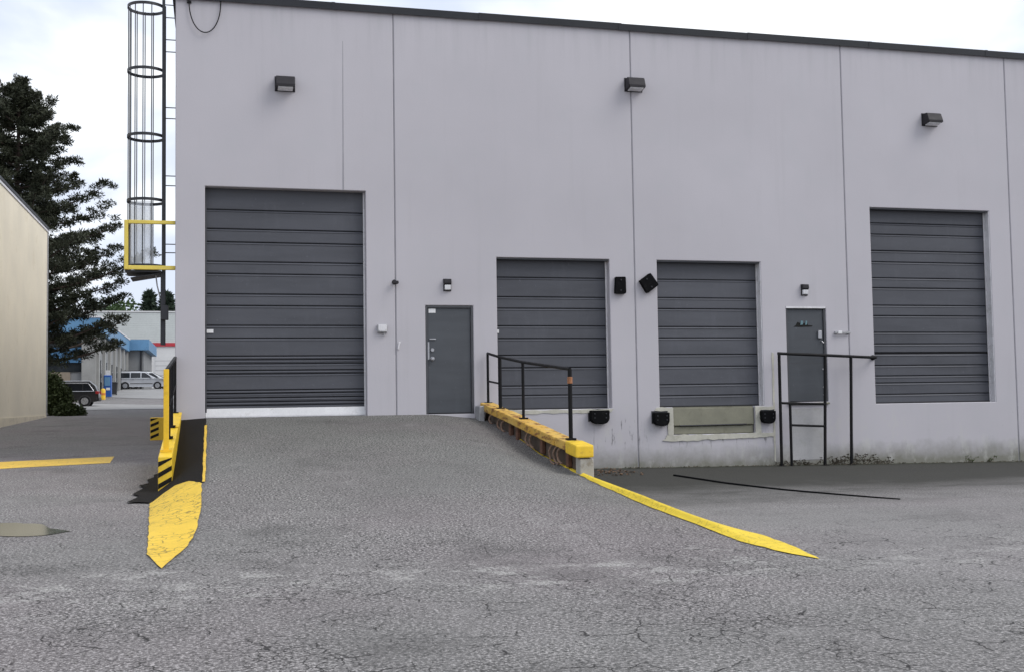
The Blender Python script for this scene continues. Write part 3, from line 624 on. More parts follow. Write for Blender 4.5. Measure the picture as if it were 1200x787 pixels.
for k in range(16):
    y = -4.2 + k*.26
    mk('baluster', MB().tube([(-.71, y, ktop(y)+.53), (-.71, y, rz(y)-.04)], .011, 6), B_PAINT, kr)
for k in range(3):
    y = -3.0+k*1.1; mk('wire_tie', MB().tube([(-.735, y, ktop(y)+.42), (-.74, y+.05, ktop(y)+.58)], .008, 6), STEEL, kr)
g0 = ground_z(-1.44, 8.9)
hg = thing('hazard_block', (-1.44, 8.9, g0), 'small yellow and black striped guard block in the alley', 'bollard')
mk('block', MB().box(-1.62, -1.2, 8.8, 9.15, g0-.05, g0+.60), Y_METAL, hg, bevel=.02)
for k in range(4):
    z0 = g0+.03+k*.155
    mk('hazard_stripe', MB().prism([(-1.612, z0), (-1.40, z0+.09), (-1.40, min(z0+.165, g0+.585)), (-1.612, z0+.075)], 'y', 8.7945, 8.7985), B_STRIPE, hg)

# ------------------------------------------------------------------ caged ladder on the side wall
ld = thing('caged_ladder', (-1.1, .52, 2.7), 'tall black caged ladder on the corner with yellow guard frame', 'ladder')
LX, LY = -.965, .52
for y in (LY-.22, LY+.22): mk('stringer', MB().box(LX-.012, LX+.045, y-.012, y+.012, 2.72, 9.56), GALV, ld)
for k in range(23): mk('rung', MB().tube([(LX+.015, LY-.22, 2.85+.3*k), (LX+.015, LY+.22, 2.85+.3*k)], .012, 6), GALV, ld)
for z in (9.38, 8.68, 7.32, 5.96, 4.61):
    for y in (LY-.22, LY+.22):
        q = .06 if y < LY else -.05
        mk('standoff', MB().tube([(LX+.03, y, z+q), (-.716, y, z+q)], .010, 6), GALV, ld)
CR = .355; CXc = -1.285
def ring(z, r=CR, hh=.028, th=.009):
    m = MB(); n = 36; vs = []
    for k in range(n):
        a = 2*math.pi*k/n
        for (rr_, zz) in ((r-th, -hh), (r+th, -hh), (r+th, hh), (r-th, hh)): vs.append((CXc+rr_*math.cos(a), LY+rr_*math.sin(a), z+zz))
    fs = []
    for k in range(n):
        j = (k+1) % n
        for q in range(4): fs.append((k*4+q, j*4+q, j*4+(q+1) % 4, k*4+(q+1) % 4))
    return m.add(vs, fs)
for z in (9.42, 8.13, 6.82, 5.54, 4.24): mk('cage_hoop', ring(z), GALV, ld)
for k in range(9):
    a = R(70 + k*27.5)
    x, y = CXc+(CR-.016)*math.cos(a), LY+(CR-.016)*math.sin(a)
    mk('cage_bar', MB().box(x-.009, x+.009, y-.009, y+.009, 4.2, 9.45), GALV, ld)
# yellow guard frame in front, platform below
fy = .1
for q in ((-1.66, -1.59, fy-.03, fy+.03, 4.14, 5.10), ): mk('guard_post', MB().box(*q), Y_PALE, ld, bevel=.008)
mk('guard_rail', MB().box(-1.588, -.716, fy-.03, fy+.03, 5.03, 5.10), Y_PALE, ld, bevel=.008)
mk('guard_rail', MB().box(-1.588, -.716, fy-.03, fy+.03, 4.14, 4.22), Y_PALE, ld, bevel=.008)
mk('guard_post', MB().box(-1.66, -1.59, .93, .99, 4.14, 5.10), Y_PALE, ld, bevel=.008)
mk('guard_rail', MB().box(-1.66, -1.59, fy+.032, .928, 5.03, 5.10), Y_PALE, ld); mk('guard_rail', MB().box(-1.66, -1.59, fy+.032, .928, 4.14, 4.22), Y_PALE, ld)
mk('platform', MB().box(-1.64, -.98, fy+.034, .95, 4.10, 4.135), GALV, ld)
mk('trap_flap', MB().hexa([(-1.55,.2,3.98),(-1.0,.2,4.08),(-1.0,.85,4.08),(-1.55,.85,3.98),(-1.55,.2,4.0),(-1.0,.2,4.098),(-1.0,.85,4.098),(-1.55,.85,4.0)]), GALV, ld)
def sheet_mat():
    g = G('clear_plastic'); tr = g.n('ShaderNodeBsdfTransparent'); mixs = g.n('ShaderNodeMixShader'); mixs.inputs[0].default_value = .5
    g.fin((.70, .74, .80), .2, 0, .5); o = g.N['Material Output']
    g.l(tr.outputs[0], mixs.inputs[1]); g.l(g.b.outputs[0], mixs.inputs[2]); g.l(mixs.outputs[0], o.inputs['Surface']); return g.m
m = MB(); n = 22
for k in range(n+1):
    a = R(65 + k*230/n)
    for z in (4.25, 5.5): m.v.append((CXc+(CR-.034)*math.cos(a), LY+(CR-.034)*math.sin(a), z))
m.f = [(2*k, 2*k+2, 2*k+3, 2*k+1) for k in range(n)]
mk('plastic_screen', m, sheet_mat(), ld, smooth=True)
mk('ladder_guard', MB().box(LX-.03, LX+.05, LY-.27, LY-.235, 2.70, 4.09), GALV, ld)
mk('lock_box', MB().box(LX-.02, LX+.12, LY-.36, LY-.272, 3.18, 3.46), GALV, ld, bevel=.01)
mk('hanging_strap', MB().tube([(-1.09, .3, 4.08), (-1.06, .3, 3.85), (-1.0, .3, 3.6)], .014, 6), GREYBOX, ld)

# ------------------------------------------------------------------ hose, weeds and litter at the wall foot
hp = [(8.45, -2.61), (8.53, -3.6), (8.61, -4.51), (8.77, -5.3), (8.94, -6.03), (9.14, -6.6), (9.34, -7.17), (9.52, -7.7), (9.68, -8.11)]
tag(mk('hose', MB().tube([(x, y, ground_z(x, y)+.012) for x, y in hp], .020, 8, r2=.009), RUBBER, smooth=True), 'long thin black hose lying on the asphalt by the dock', 'hose')
TWIG = paint('dry_twig', (.085, .07, .05), .9, .4, 20, 60, 0); WEED = paint('weed_leaf', (.10, .13, .05), .7, .4, 20, 60, 0); LEAF = paint('dead_leaf', (.14, .085, .05), .85, .5, 14, 60, 0)
def weed(x, hgt, spread, n, label, seed):
    r = random.Random(seed); t = thing('weed', (x, -.1, ground_z(x, -.1)), label, 'weed', 'weeds along the warehouse wall'); s = MB(); l = MB()
    for k in range(n):
        bx = x + r.uniform(-spread, spread)*.7; by = -r.uniform(.03, .16); z = ground_z(bx, by)
        ex = bx + r.uniform(-.22, .22); ez = z + hgt*r.uniform(.3, .8); pts = [(bx, by, z-.01), ((bx+ex)/2+r.uniform(-.04, .04), by-r.uniform(0, .06), (z+ez)/2), (ex, by-r.uniform(0, .1), ez)]
        s.tube(pts, .006, 4, r2=.003)
        for j in range(4):
            q = [pts[1], pts[2]][j % 2]; d = r.uniform(.02, .045); a = r.uniform(0, 6.3)
            l.add([(q[0], q[1]-.005, q[2]), (q[0]+d*math.cos(a), q[1]-.02, q[2]+d*.5*math.sin(a)+.01), (q[0]+1.6*d*math.cos(a), q[1]-.01, q[2]+d*math.sin(a)), (q[0]+d*math.cos(a)+.01, q[1]-.0, q[2]+d*.6*math.sin(a)-.02)], [(0,1,2,3)])
    mk('stems', s, TWIG, t); mk('leaves', l, WEED if n < 10 else TWIG, t)
weed(12.08, .14, .25, 10, 'low dry weeds at the leftmost railing post', 1); weed(12.62, .16, .4, 16, 'low dry weeds between the railing posts under the door', 2)
weed(13.36, .26, .36, 22, 'bushy dry weeds between the two right railing posts', 3); weed(13.95, .30, .3, 22, 'tallest tangle of dry weeds right of the railing', 4)
weed(14.5, .2, .3, 16, 'trailing dry weeds below the left edge of rightmost door', 5); weed(16.75, .2, .12, 6, 'thin single weed sprig under the rightmost roller door', 6); weed(17.3, .22, .1, 6, 'thin weed sprig near the right panel joint', 7)
def litter(name, x0, x1, y0, y1, n, mat, seed, kind='stuff', s0=.02, s1=.05):
    r = random.Random(seed); m = MB()
    for k in range(n):
        x = r.uniform(x0, x1); y = r.uniform(y0, y1); z = ground_z(x, y)+.008; a = r.uniform(0, 6.3); d = r.uniform(s0, s1); c, s = math.cos(a)*d, math.sin(a)*d
        m.add([(x-c, y-s, z), (x+s*.5, y-c*.5, z+r.uniform(0, .03)), (x+c, y+s, z+r.uniform(0, .02)), (x-s*.5, y+c*.5, z+r.uniform(0, .03))], [(0,1,2,3)])
    o = mk(name, m, mat, kind=kind, fixn=False); return o
tag(litter('dead_leaves', 5.7, 8.1, -2.4, -.12, 420, LEAF, 5), 'brown dead leaves scattered by the foot of the wall', 'leaves')
tag(litter('wall_debris', 8.4, 20, -.35, -.03, 420, TWIG, 6, s0=.012, s1=.035), 'dark dirt and twigs along the wall foot', 'debris')
def pebbles(name, x0, x1, y0, y1, n, seed, fn):
    r = random.Random(seed); m = MB()
    for k in range(n):
        x = r.uniform(x0, x1); y = r.uniform(y0, y1); d = r.uniform(.004, .012); z = fn(x, y)
        p = [(x+d*r.uniform(.6, 1.3)*u, y+d*r.uniform(.6, 1.3)*v, z+d*w_) for u, v, w_ in ((1,0,.3),(0,1,.3),(-1,0,.3),(0,-1,.3),(0,0,1.1))]
        m.add(p, [(0,1,4),(1,2,4),(2,3,4),(3,0,4)])
    return mk(name, m, paint(name+'_stone', (.22, .21, .20), .9, .5, 30, 60, 0), kind='stuff', fixn=False)
tag(pebbles('loose_gravel', -4, 7, -19.5, -12.5, 1600, 9, ground_z), 'tiny loose stones on the cracked asphalt', 'gravel')

tag(pebbles('shoulder_gravel', 4.55, 5.28, -6.2, -.4, 900, 10, ramp_z), 'pale loose grit along the ramp edge beside the timbers', 'gravel')
tag(pebbles('ramp_grit', .0, 5.0, -.5, -.02, 500, 12, ramp_z), 'grit gathered where the ramp meets the building', 'gravel')
# ------------------------------------------------------------------ far setting: cream building, blue-trimmed shop, white shed
cb = thing('cream_building', (-7, 17, .5), 'cream stucco building with a dark roof edge left of the alley', 'building')
mk('wall', MB().box(-27, -7, 3, 30, -.2, 9.22), CREAM, cb)
mk('roof_edge', MB().box(-27.06, -6.94, 2.94, 30.06, 9.223, 9.33), COPING, cb); mk('roof_trim', MB().box(-7.0, -6.965, 2.95, 30.03, 9.12, 9.22), WTRIM, cb)
mk('plinth', MB().box(-6.998, -6.975, 3, 30, -.2, 1.18), paint('cream_plinth', (.70, .63, .49), .9, .12, 1.5, 20, .3, (.24, .2, .13), .5), cb)
mk('corner_trim', MB().box(-7.05, -6.96, 29.9, 30.03, 1.0, 9.1), GREYBOX, cb)
for y in (14.5,): mk('control_joint', MB().box(-6.9995, -6.99, y-.012, y+.012, 1.19, 9.1), paint('cream_joint', (.58, .51, .39), .9), cb)

BLUE = paint('blue_fascia', (.11, .25, .42), .5, .12, .8, 20, .05, (.05, .13, .24), .4); BLUE_D = paint('blue_panel', (.05, .15, .29), .5, .15, .5, 20, .05)
SHOPW = paint('shop_wall', (.22, .225, .23), .8, .15, .6, 10, .2); PIL = paint('pilaster', (.30, .30, .29), .8, .15, .8, 10, .2)
GLASS = paint('dark_window', (.02, .025, .03), .12, .2, 1, 10, 0); GLASS_B = paint('pale_window', (.30, .42, .55), .2, .2, .6, 10, 0)
bs = thing('blue_shop', (-14, 85, 2.3), 'low grey commercial building with blue fascia band', 'building')
SX, SY0, SY1, FZ0, FZ1 = -8.75, 70, 102, 7.15, 8.3
mk('wall', MB().box(-34, SX, SY0, 118, 1, FZ0+.2), SHOPW, bs)
mk('wing_wall', MB().box(SX+.003, -7.05, SY1, 118, 1.5, FZ0+.2), SHOPW, bs)
mk('fascia', MB().box(-34.5, SX+.35, SY0-.55, SY0+.0, FZ0, FZ1), BLUE, bs); mk('fascia', MB().box(SX+.003, SX+.35, SY0+.003, SY1-.7, FZ0, FZ1), BLUE, bs)
mk('fascia', MB().box(SX+.003, -6.5, SY1-.69, SY1-.003, FZ0+.15, FZ1+.1), BLUE, bs); mk('fascia', MB().box(-7.04, -6.5, SY1+.003, 118, FZ0+.15, FZ1+.1), BLUE, bs)
mk('fascia_trim', MB().box(-34.6, SX+.4, SY0-.6, SY0-.0, FZ1+.003, FZ1+.12), WTRIM, bs); mk('fascia_trim', MB().box(SX, SX+.4, SY0+.003, SY1-.7, FZ1+.003, FZ1+.12), WTRIM, bs)
mk('roof', MB().box(-34, SX-.01, SY0, 118, FZ0+.21, FZ0+.4), SHOPW, bs)
mk('wing_roof', MB().box(SX+.01, -7.06, SY1, 118, FZ0+.21, FZ0+.4), SHOPW, bs)
for k in range(7):     # pilasters, doors and windows on the alley side
    y = SY0+.2+k*5.1
    mk('pilaster', MB().box(SX+.003, SX+.2, y, y+.8, 1.2, FZ0-.003), PIL, bs)
    if k < 6:
        f = mk('window', MB().box(SX+.003, SX+.06, y+1.2, y+2.5, 2.4 + .08*k, 6.5), GLASS_B if k > 0 else GLASS, bs)
        mk('window_frame', MB().box(SX+.061, SX+.09, y+1.8, y+1.88, 2.4+.08*k, 6.5), WTRIM, f)
        mk('door', MB().box(SX+.003, SX+.08, y+2.9, y+4.0, 2.2+.09*k, 5.2), GLASS, bs)
# street face: column, blue spandrel, dark glazing, beige roll-up panels
mk('pilaster', MB().box(SX-1.0, SX+.02, SY0-.4, SY0-.003, 1, FZ0-.003), PIL, bs)
mk('spandrel', MB().box(-20, SX-1.0, SY0-.3, SY0-.003, 4.9, 6.05), BLUE_D, bs)
for z in (5.25, 5.55, 5.85): mk('spandrel_groove', MB().box(-20, SX-1.02, SY0-.315, SY0-.302, z, z+.04), BLUE, bs)
mk('window', MB().box(-20, SX-1.02, SY0-.1, SY0-.004, 6.053, FZ0-.004), GLASS, bs); mk('window', MB().box(-20, SX-1.02, SY0-.1, SY0-.004, 4.2, 4.897), GLASS, bs)
BEIGE = paint('beige_panel', (.24, .20, .155), .7, .15, 1, 10, .05)
for (a, b) in ((-12.4, -10.6), (-14.6, -12.6), (-16.8, -14.8)):
    for k in range(3): mk('door_panel', MB().box(a, b, SY0-.14, SY0-.004, 1.9+.76*k+.02, 1.9+.76*(k+1)), BEIGE, bs)
# downpipe under the fascia end
mk('downpipe', MB().tube([(-7.3, SY1-.1, 2.5), (-7.3, SY1-.1, FZ0+.1)], .09, 8), GALV, bs)

SIDING = paint('white_siding', (.56, .59, .58), .6, .06, .3, 5, .03); RED = paint('red_band', (.45, .03, .045), .5, .1, 1, 10, .03); SHEDW = paint('white_shed', (.62, .62, .62), .6, .06, .4, 8, .03)
ws = thing('white_shed', (-12, 140, 3), 'big white metal-sided shed with a red band behind the shop', 'building')
WY = 130; zr = 9.1
mk('wall', MB().box(-40, 12, WY, 190, 2, zr), SHEDW, ws)
for k in range(16):
    mk('siding_strip', MB().box(-40, 12, WY-.02-.0, WY+.3, 9.56+k*.24, 9.56+(k+1)*.24-.025), SIDING, ws)
mk('upper_wall', MB().box(-39.9, 11.9, WY+.05, 189, zr+.45, 13.35), SIDING, ws)
mk('red_band', MB().box(-40.1, 12.1, WY-.15, WY+.3, zr+.003, zr+.44), RED, ws)
mk('roof_edge', MB().box(-40.1, 12.1, WY-.1, 190, 13.42, 13.6), SHEDW, ws)
for (a, b) in ((-11.5, -7.6), (-7.2, -3.4), (-3, 1)):
    d = mk('shed_door', MB().box(a, b, WY-.06, WY-.003, 3.2, 7.9), SHEDW, ws)
    for k in range(7): mk('door_groove', MB().box(a, b, WY-.068, WY-.0605, 3.5+k*.62, 3.56+k*.62), GREYBOX, d)

# ------------------------------------------------------------------ vehicles
TYRE = paint('tyre', (.015, .015, .016), .85, .2, 10, 40, .1, spec=.2); RIM = paint('alloy_rim', (.45, .45, .46), .3, .1, 10, 40, 0, metal=.8); CGLASS = paint('car_glass', (.015, .017, .02), .08, .1, 5, 20, 0)
CHROME = paint('chrome_trim', (.6, .6, .62), .2, .05, 5, 20, 0, metal=.9); TAIL = paint('tail_lamp', (.35, .02, .02), .25, .1, 5, 20, 0); LAMPC = paint('head_lamp', (.6, .62, .64), .15, .05, 5, 20, 0)
PLASTIC = paint('dark_bumper_plastic', (.03, .03, .032), .7, .1, 5, 20, 0)
def carpaint(name, c): 
    g = G(name); g.b.inputs['Coat Weight'].default_value = .5; g.b.inputs['Coat Roughness'].default_value = .08
    return g.fin(g.mix(g.ramp(g.noise(2), .3, .7), vary(c, .95), vary(c, 1.05)), .35, .25)
def vehicle(name, x, y, face, body, glass_line, pmat, label, width=1.9, L=5.0, roofmat=None, tilt=0, group=None):
    """body: lower silhouette, glass_line: cabin silhouette, both (u along length, z); face +1 = front towards +x"""
    z = ground_z(x, y); t = thing(name, (x, y, z), label, 'car', group); h = width/2
    def U(u): return x + face*(u - L/2)
    bd = MB(); prof = [(U(u), z+q) for u, q in body]
    inner = [(U(u + (.06 if u < L/2 else -.06)), z+q+(.03 if q > .9 else 0)) for u, q in body]
    n = len(prof)
    loops = [[(p[0], y-h+.10, p[1]) for p in [(a*.985+x*.015, b) for a, b in prof]], [(p[0], y-h, p[1]-(.05 if p[1] > z+.9 else 0)) for p in prof], [(p[0], y+h, p[1]-(.05 if p[1] > z+.9 else 0)) for p in prof], [(p[0], y+h-.10, p[1]) for p in [(a*.985+x*.015, b) for a, b in prof]]]
    for lp in loops: bd.v += lp
    for k in range(3): bd.f += [(k*n+i, k*n+(i+1) % n, (k+1)*n+(i+1) % n, (k+1)*n+i) for i in range(n)]
    bd.f += [tuple(range(n)), tuple(range(3*n, 4*n))]
    mk('body', bd, pmat, t, bevel=.03, seg=2, smooth=True, angle=40)
    c0 = [(U(u), z+q) for u, q in glass_line]; zb = min(q for _, q in c0); zt = max(q for _, q in c0); m = len(c0)
    def ins(q): return h - .03 - .17*(q-zb)/(zt-zb)
    cab = MB(); cab.v = [(a, y-ins(q), q) for a, q in c0] + [(a, y+ins(q), q) for a, q in c0]
    cab.f = [tuple(range(m))[::-1], tuple(range(m, 2*m))] + [(i, (i+1) % m, m+(i+1) % m, m+i) for i in range(m)]
    mk('cabin', cab, roofmat or pmat, t, bevel=.05, seg=2, smooth=True, angle=40)
    cxm = sum(a for a, _ in c0)/m
    return t, U, z, h, c0, zb, zt, ins
def side_windows(t, U, z, y, ins, spans, z0, z1, slope):
    for (a, b, sa, sb) in spans:
        for s in (-1, 1):
            g = MB(); P = [(U(a), z0), (U(b), z0), (U(b-sb), z1), (U(a+sa), z1)]
            g.v = [(px, y+s*(ins(z+pz)+.006), z+pz) for px, pz in P] + [(px, y+s*(ins(z+pz)-.03), z+pz) for px, pz in P]
            g.f = [(0,1,2,3), (4,7,6,5), (0,4,5,1), (1,5,6,2), (2,6,7,3), (3,7,4,0)]
            mk('side_window', g, CGLASS, t)
def wheels(t, U, z, y, h, us, r=.34):
    for u in us:
        for s in (-1, 1):
            c = (U(u), y+s*(h-.10), z+r)
            wv = mk('wheel', MB().lathe([(r*.55, -.11), (r*.92, -.115), (r, -.08), (r, .08), (r*.92, .115), (r*.55, .11)], c, 'y', 24), TYRE, t, smooth=True)
            mk('rim', MB().lathe([(.0, s*.08), (r*.2, s*.10), (r*.56, s*.07), (r*.62, s*.122), (r*.66, s*.118)], c, 'y', 20), RIM, wv, smooth=True)
            for k in range(5):
                a = k*2*math.pi/5; mk('spoke_gap', MB().lathe([(.0, s*.0), (r*.13, s*.0), (r*.13, s*.104), (0, s*.106)], (c[0]+math.cos(a)*r*.38, c[1], c[2]+math.sin(a)*r*.38), 'y', 8), TYRE, wv)
            mk('wheel_arch', MB().lathe([(.0, s*.0), (r*1.14, s*.0), (r*1.14, s*.106), (r*.9, s*.106)], (c[0], y+s*(h-.10), c[2]), 'y', 24), PLASTIC, t)
def minivan(x, y, label, pmat, gl):
    L = 4.95
    body = [(0.02, .32), (.0, .75), (.06, 1.05), (.5, 1.08), (3.6, 1.05), (4.4, .88), (4.85, .72), (4.95, .55), (4.9, .3), (4.3, .24), (.6, .24)]
    cab = [(.06, 1.04), (.12, 1.35), (.32, 1.70), (.6, 1.76), (2.35, 1.75), (2.8, 1.66), (3.95, 1.03)]
    t, U, z, h, c0, zb, zt, ins = vehicle('minivan', x, y, 1, body, cab, pmat, label, 1.95, L, group=gl)
    side_windows(t, U, z, y, ins, ((.32, 1.42, .12, .0), (1.5, 2.42, 0, 0), (2.5, 3.55, 0, .72)), 1.10, 1.60, 0)
    wheels(t, U, z, y, h, (.98, 4.0))
    mk('windscreen', MB().hexa([(U(3.98),y-.8,z+1.09),(U(3.98),y+.8,z+1.09),(U(3.9),y+.8,z+1.07),(U(3.9),y-.8,z+1.07),(U(2.92),y-.66,z+1.64),(U(2.92),y+.66,z+1.64),(U(2.86),y+.66,z+1.62),(U(2.86),y-.66,z+1.62)]), CGLASS, t)
    mk('rear_window', MB().hexa([(U(.08),y-.75,z+1.15),(U(.12),y-.75,z+1.15),(U(.12),y+.75,z+1.15),(U(.08),y+.75,z+1.15),(U(.26),y-.66,z+1.62),(U(.34),y-.66,z+1.6),(U(.34),y+.66,z+1.6),(U(.26),y+.66,z+1.62)]), CGLASS, t)
    for s in (-1, 1):
        mk('tail_light', MB().box(min(U(-.01), U(.14)), max(U(-.01), U(.14)), y+s*(h-.08)-.09, y+s*(h-.08)+.09, z+.75, z+1.1), TAIL, t, bevel=.02)
        mk('headlight', MB().box(U(4.62), U(4.87), y+s*(h-.2)-.16, y+s*(h-.2)+.16, z+.62, z+.78), LAMPC, t, bevel=.03)
        mk('roof_rack', MB().tube([(U(.7), y+s*.62, z+1.80), (U(2.5), y+s*.62, z+1.82)], .025, 6), PLASTIC, t)
        mk('side_moulding', MB().box(U(1.45), U(3.55), y+s*(h+.005)-.012, y+s*(h+.005)+.012, z+.52, z+.58), PLASTIC, t)
        mk('mirror', MB().box(U(3.35), U(3.5), y+s*(h+.08)-.1, y+s*(h+.08)+.1, z+1.08, z+1.24), pmat, t, bevel=.03)
        for u in (1.45, 2.45): mk('door_handle', MB().box(U(u+.15), U(u+.35), y+s*(h+.01)-.01, y+s*(h+.01)+.012, z+.92, z+.96), CHROME, t)
    mk('rear_bumper', MB().box(U(-.08), U(.2), y-h+.1, y+h-.1, z+.32, z+.55), PLASTIC, t, bevel=.04)
minivan(-6.86, 95.3, 'silver minivan parked side-on in front of the grey wall', carpaint('silver_paint', (.55, .56, .59)), 'minivans parked at the end of the alley')
minivan(-6.35, 99.2, 'white minivan mostly hidden behind the silver one', carpaint('white_paint', (.68, .69, .70)), 'minivans parked at the end of the alley')
def suv(x, y, label):
    L = 4.6
    body = [(0.0, .36), (-.02, .8), (.05, 1.02), (3.4, 1.02), (4.3, .92), (4.55, .75), (4.6, .4), (4.2, .28), (.5, .28)]
    cab = [(.05, 1.0), (.22, 1.42), (.55, 1.70), (2.4, 1.72), (2.8, 1.66), (3.6, 1.0)]
    pm = carpaint('black_car_paint', (.018, .018, .02))
    t, U, z, h, c0, zb, zt, ins = vehicle('parked_suv', x, y, -1, body, cab, pm, label, 1.85, L)
    side_windows(t, U, z, y, ins, ((.35, 1.0, .28, .0), (1.08, 2.0, 0, 0), (2.08, 3.15, 0, .45)), 1.07, 1.54, 0)
    wheels(t, U, z, y, h, (.9, 3.65), .37)
    for s in (-1, 1):
        mk('window_trim', MB().tube([(U(.28), y+s*(h-.015), z+1.045), (U(3.3), y+s*(h-.015), z+1.045)], .025, 6), CHROME, t)
        mk('upper_trim', MB().tube([(U(.32), y+s*(h-.02), z+1.08), (U(.68), y+s*(h-.16), z+1.6), (U(2.5), y+s*(h-.17), z+1.62), (U(3.2), y+s*(h-.06), z+1.15)], .03, 6), CHROME, t)
        mk('roof_rail', MB().tube([(U(.6), y+s*.6, z+1.76), (U(2.4), y+s*.6, z+1.77)], .03, 6), CHROME, t)
        mk('tail_light', MB().box(min(U(-.03), U(.2)), max(U(-.03), U(.2)), y+s*(h-.06)-.07, y+s*(h-.06)+.07, z+.85, z+1.05), TAIL, t, bevel=.02)
        mk('sill_trim', MB().box(min(U(1.3), U(3.2)), max(U(1.3), U(3.2)), y+s*h-.03, y+s*h+.015, z+.30, z+.40), CHROME, t)
    mk('roof_panel', MB().box(U(2.5), U(.6), y-.62, y+.62, z+1.715, z+1.735), CHROME, t)
    mk('rear_bumper', MB().box(min(U(-.06), U(.2)), max(U(-.06), U(.2)), y-h+.08, y+h-.08, z+.36, z+.6), PLASTIC, t, bevel=.04)
    t.scale = (.88, .88, .88)
suv(-8.85, 52, 'dark SUV with silver trim half hidden behind the bush')
# bits by the shop wall
def small(name, loc, label, cat): return thing(name, (loc[0], loc[1], ground_z(*loc)), label, cat)
bx, by = -8.22, 74; bz = ground_z(bx, by)
t = small('blue_machine', (bx, by), 'tall blue vending box against the shop wall', 'box')
BB = paint('blue_box_paint', (.02, .10, .38), .4, .1, 3, 20, .02)
mk('cabinet', MB().box(bx-.3, bx+.3, by-.3, by+.3, bz, bz+1.75), BB, t, bevel=.04); mk('front_panel', MB().box(bx-.22, bx+.22, by-.33, by-.302, bz+.9, bz+1.6), BLUE, t); mk('label_plate', MB().box(bx-.1, bx+.2, by-.335, by-.302, bz+.55, bz+.75), WHITE, t); mk('top_sign', MB().box(bx-.15, bx+.15, by-.1, by+.1, bz+1.753, bz+2.15), WHITE, t)
bx, by = -8.0, 67.6; bz = ground_z(bx, by)
t = small('yellow_bollard', (bx, by), 'short yellow bollard beside the tall blue box', 'bollard')
mk('post', MB().lathe([(.17, 0), (.17, .72), (.14, .8), (.06, .84), (0, .85)], (bx, by, bz), 'z', 14), Y_METAL, t, smooth=True); mk('orange_band', MB().lathe([(.176, .35), (.178, .36), (.178, .5), (.176, .51)], (bx, by, bz), 'z', 14), paint('orange_band', (.6, .2, .03), .5), t)
bx, by = -8.1, 78; bz = ground_z(bx, by)
t = small('waste_bin', (bx, by), 'dark wheeled bin left of the silver minivan', 'bin')
mk('body', MB().hexa([(bx-.25,by-.3,bz+.08),(bx+.25,by-.3,bz+.08),(bx+.25,by+.3,bz+.08),(bx-.25,by+.3,bz+.08),(bx-.33,by-.36,bz+1.0),(bx+.33,by-.36,bz+1.0),(bx+.33,by+.36,bz+1.0),(bx-.33,by+.36,bz+1.0)]), PLASTIC, t, bevel=.03)
mk('lid', MB().hexa([(bx-.36,by-.4,bz+1.003),(bx+.36,by-.4,bz+1.003),(bx+.36,by+.4,bz+1.003),(bx-.36,by+.4,bz+1.003),(bx-.3,by-.34,bz+1.1),(bx+.3,by-.34,bz+1.1),(bx+.3,by+.34,bz+1.14),(bx-.3,by+.34,bz+1.14)]), PLASTIC, t, bevel=.02)
for s in (-1, 1): mk('wheel', MB().lathe([(.0, -.04), (.1, -.04), (.1, .04), (0, .04)], (bx+s*.2, by+.25, bz+.1), 'x', 12), TYRE, t)

# ------------------------------------------------------------------ trees and shrubs
def leafmat(name, a, b, c):
    g = G(name); n = g.noise(.9, 4, .6); f = g.noise(14, 2)
    col = g.mix(g.ramp(n, .35, .65), a, b); col = g.mix(g.ramp(f, .45, .7, 0, .7), col, c); return g.fin(col, .65, 0, .25)
BARK = paint('bark', (.07, .05, .04), .95, .3, 6, 20, .6)
def blades(cs, per, rad, size, asp, rng, flat=.6, up=0.0):
    """many small pointed leaf faces scattered in blobs round each centre"""
    C = np.repeat(np.asarray(cs, float), per, 0); n = len(C)
    rr_ = np.repeat(np.asarray(rad, float), per) if np.ndim(rad) else np.full(n, rad)
    d = rng.normal(size=(n, 3)); d /= np.linalg.norm(d, axis=1)[:, None]; d[:, 2] *= flat
    P = C + d*(rr_*rng.random(n)**.45)[:, None]
    u = rng.normal(size=(n, 3)) + d*1.1; u[:, 2] += up; u /= np.linalg.norm(u, axis=1)[:, None]
    v = np.cross(u, rng.normal(size=(n, 3))); v /= np.linalg.norm(v, axis=1)[:, None]
    L = (size*rng.uniform(.6, 1.4, n))[:, None]
    V = np.stack([P, P+u*L*.5+v*L*asp, P+u*L, P+u*L*.5-v*L*asp], 1).reshape(-1, 3)
    return V
def crown(name, V, mat, parent):
    n = len(V)//4; me = bpy.data.meshes.new(name); o0 = WL[parent.name]; V = V - np.array(o0)
    me.vertices.add(len(V)); me.vertices.foreach_set('co', V.ravel()); me.loops.add(4*n); me.loops.foreach_set('vertex_index', np.arange(4*n)); me.polygons.add(n); me.polygons.foreach_set('loop_start', np.arange(n)*4); me.polygons.foreach_set('loop_total', np.full(n, 4)); me.update(); me.validate()
    me.materials.append(mat); o = bpy.data.objects.new(name, me); COL.objects.link(o); o.parent = parent; WL[o.name] = o0; return o
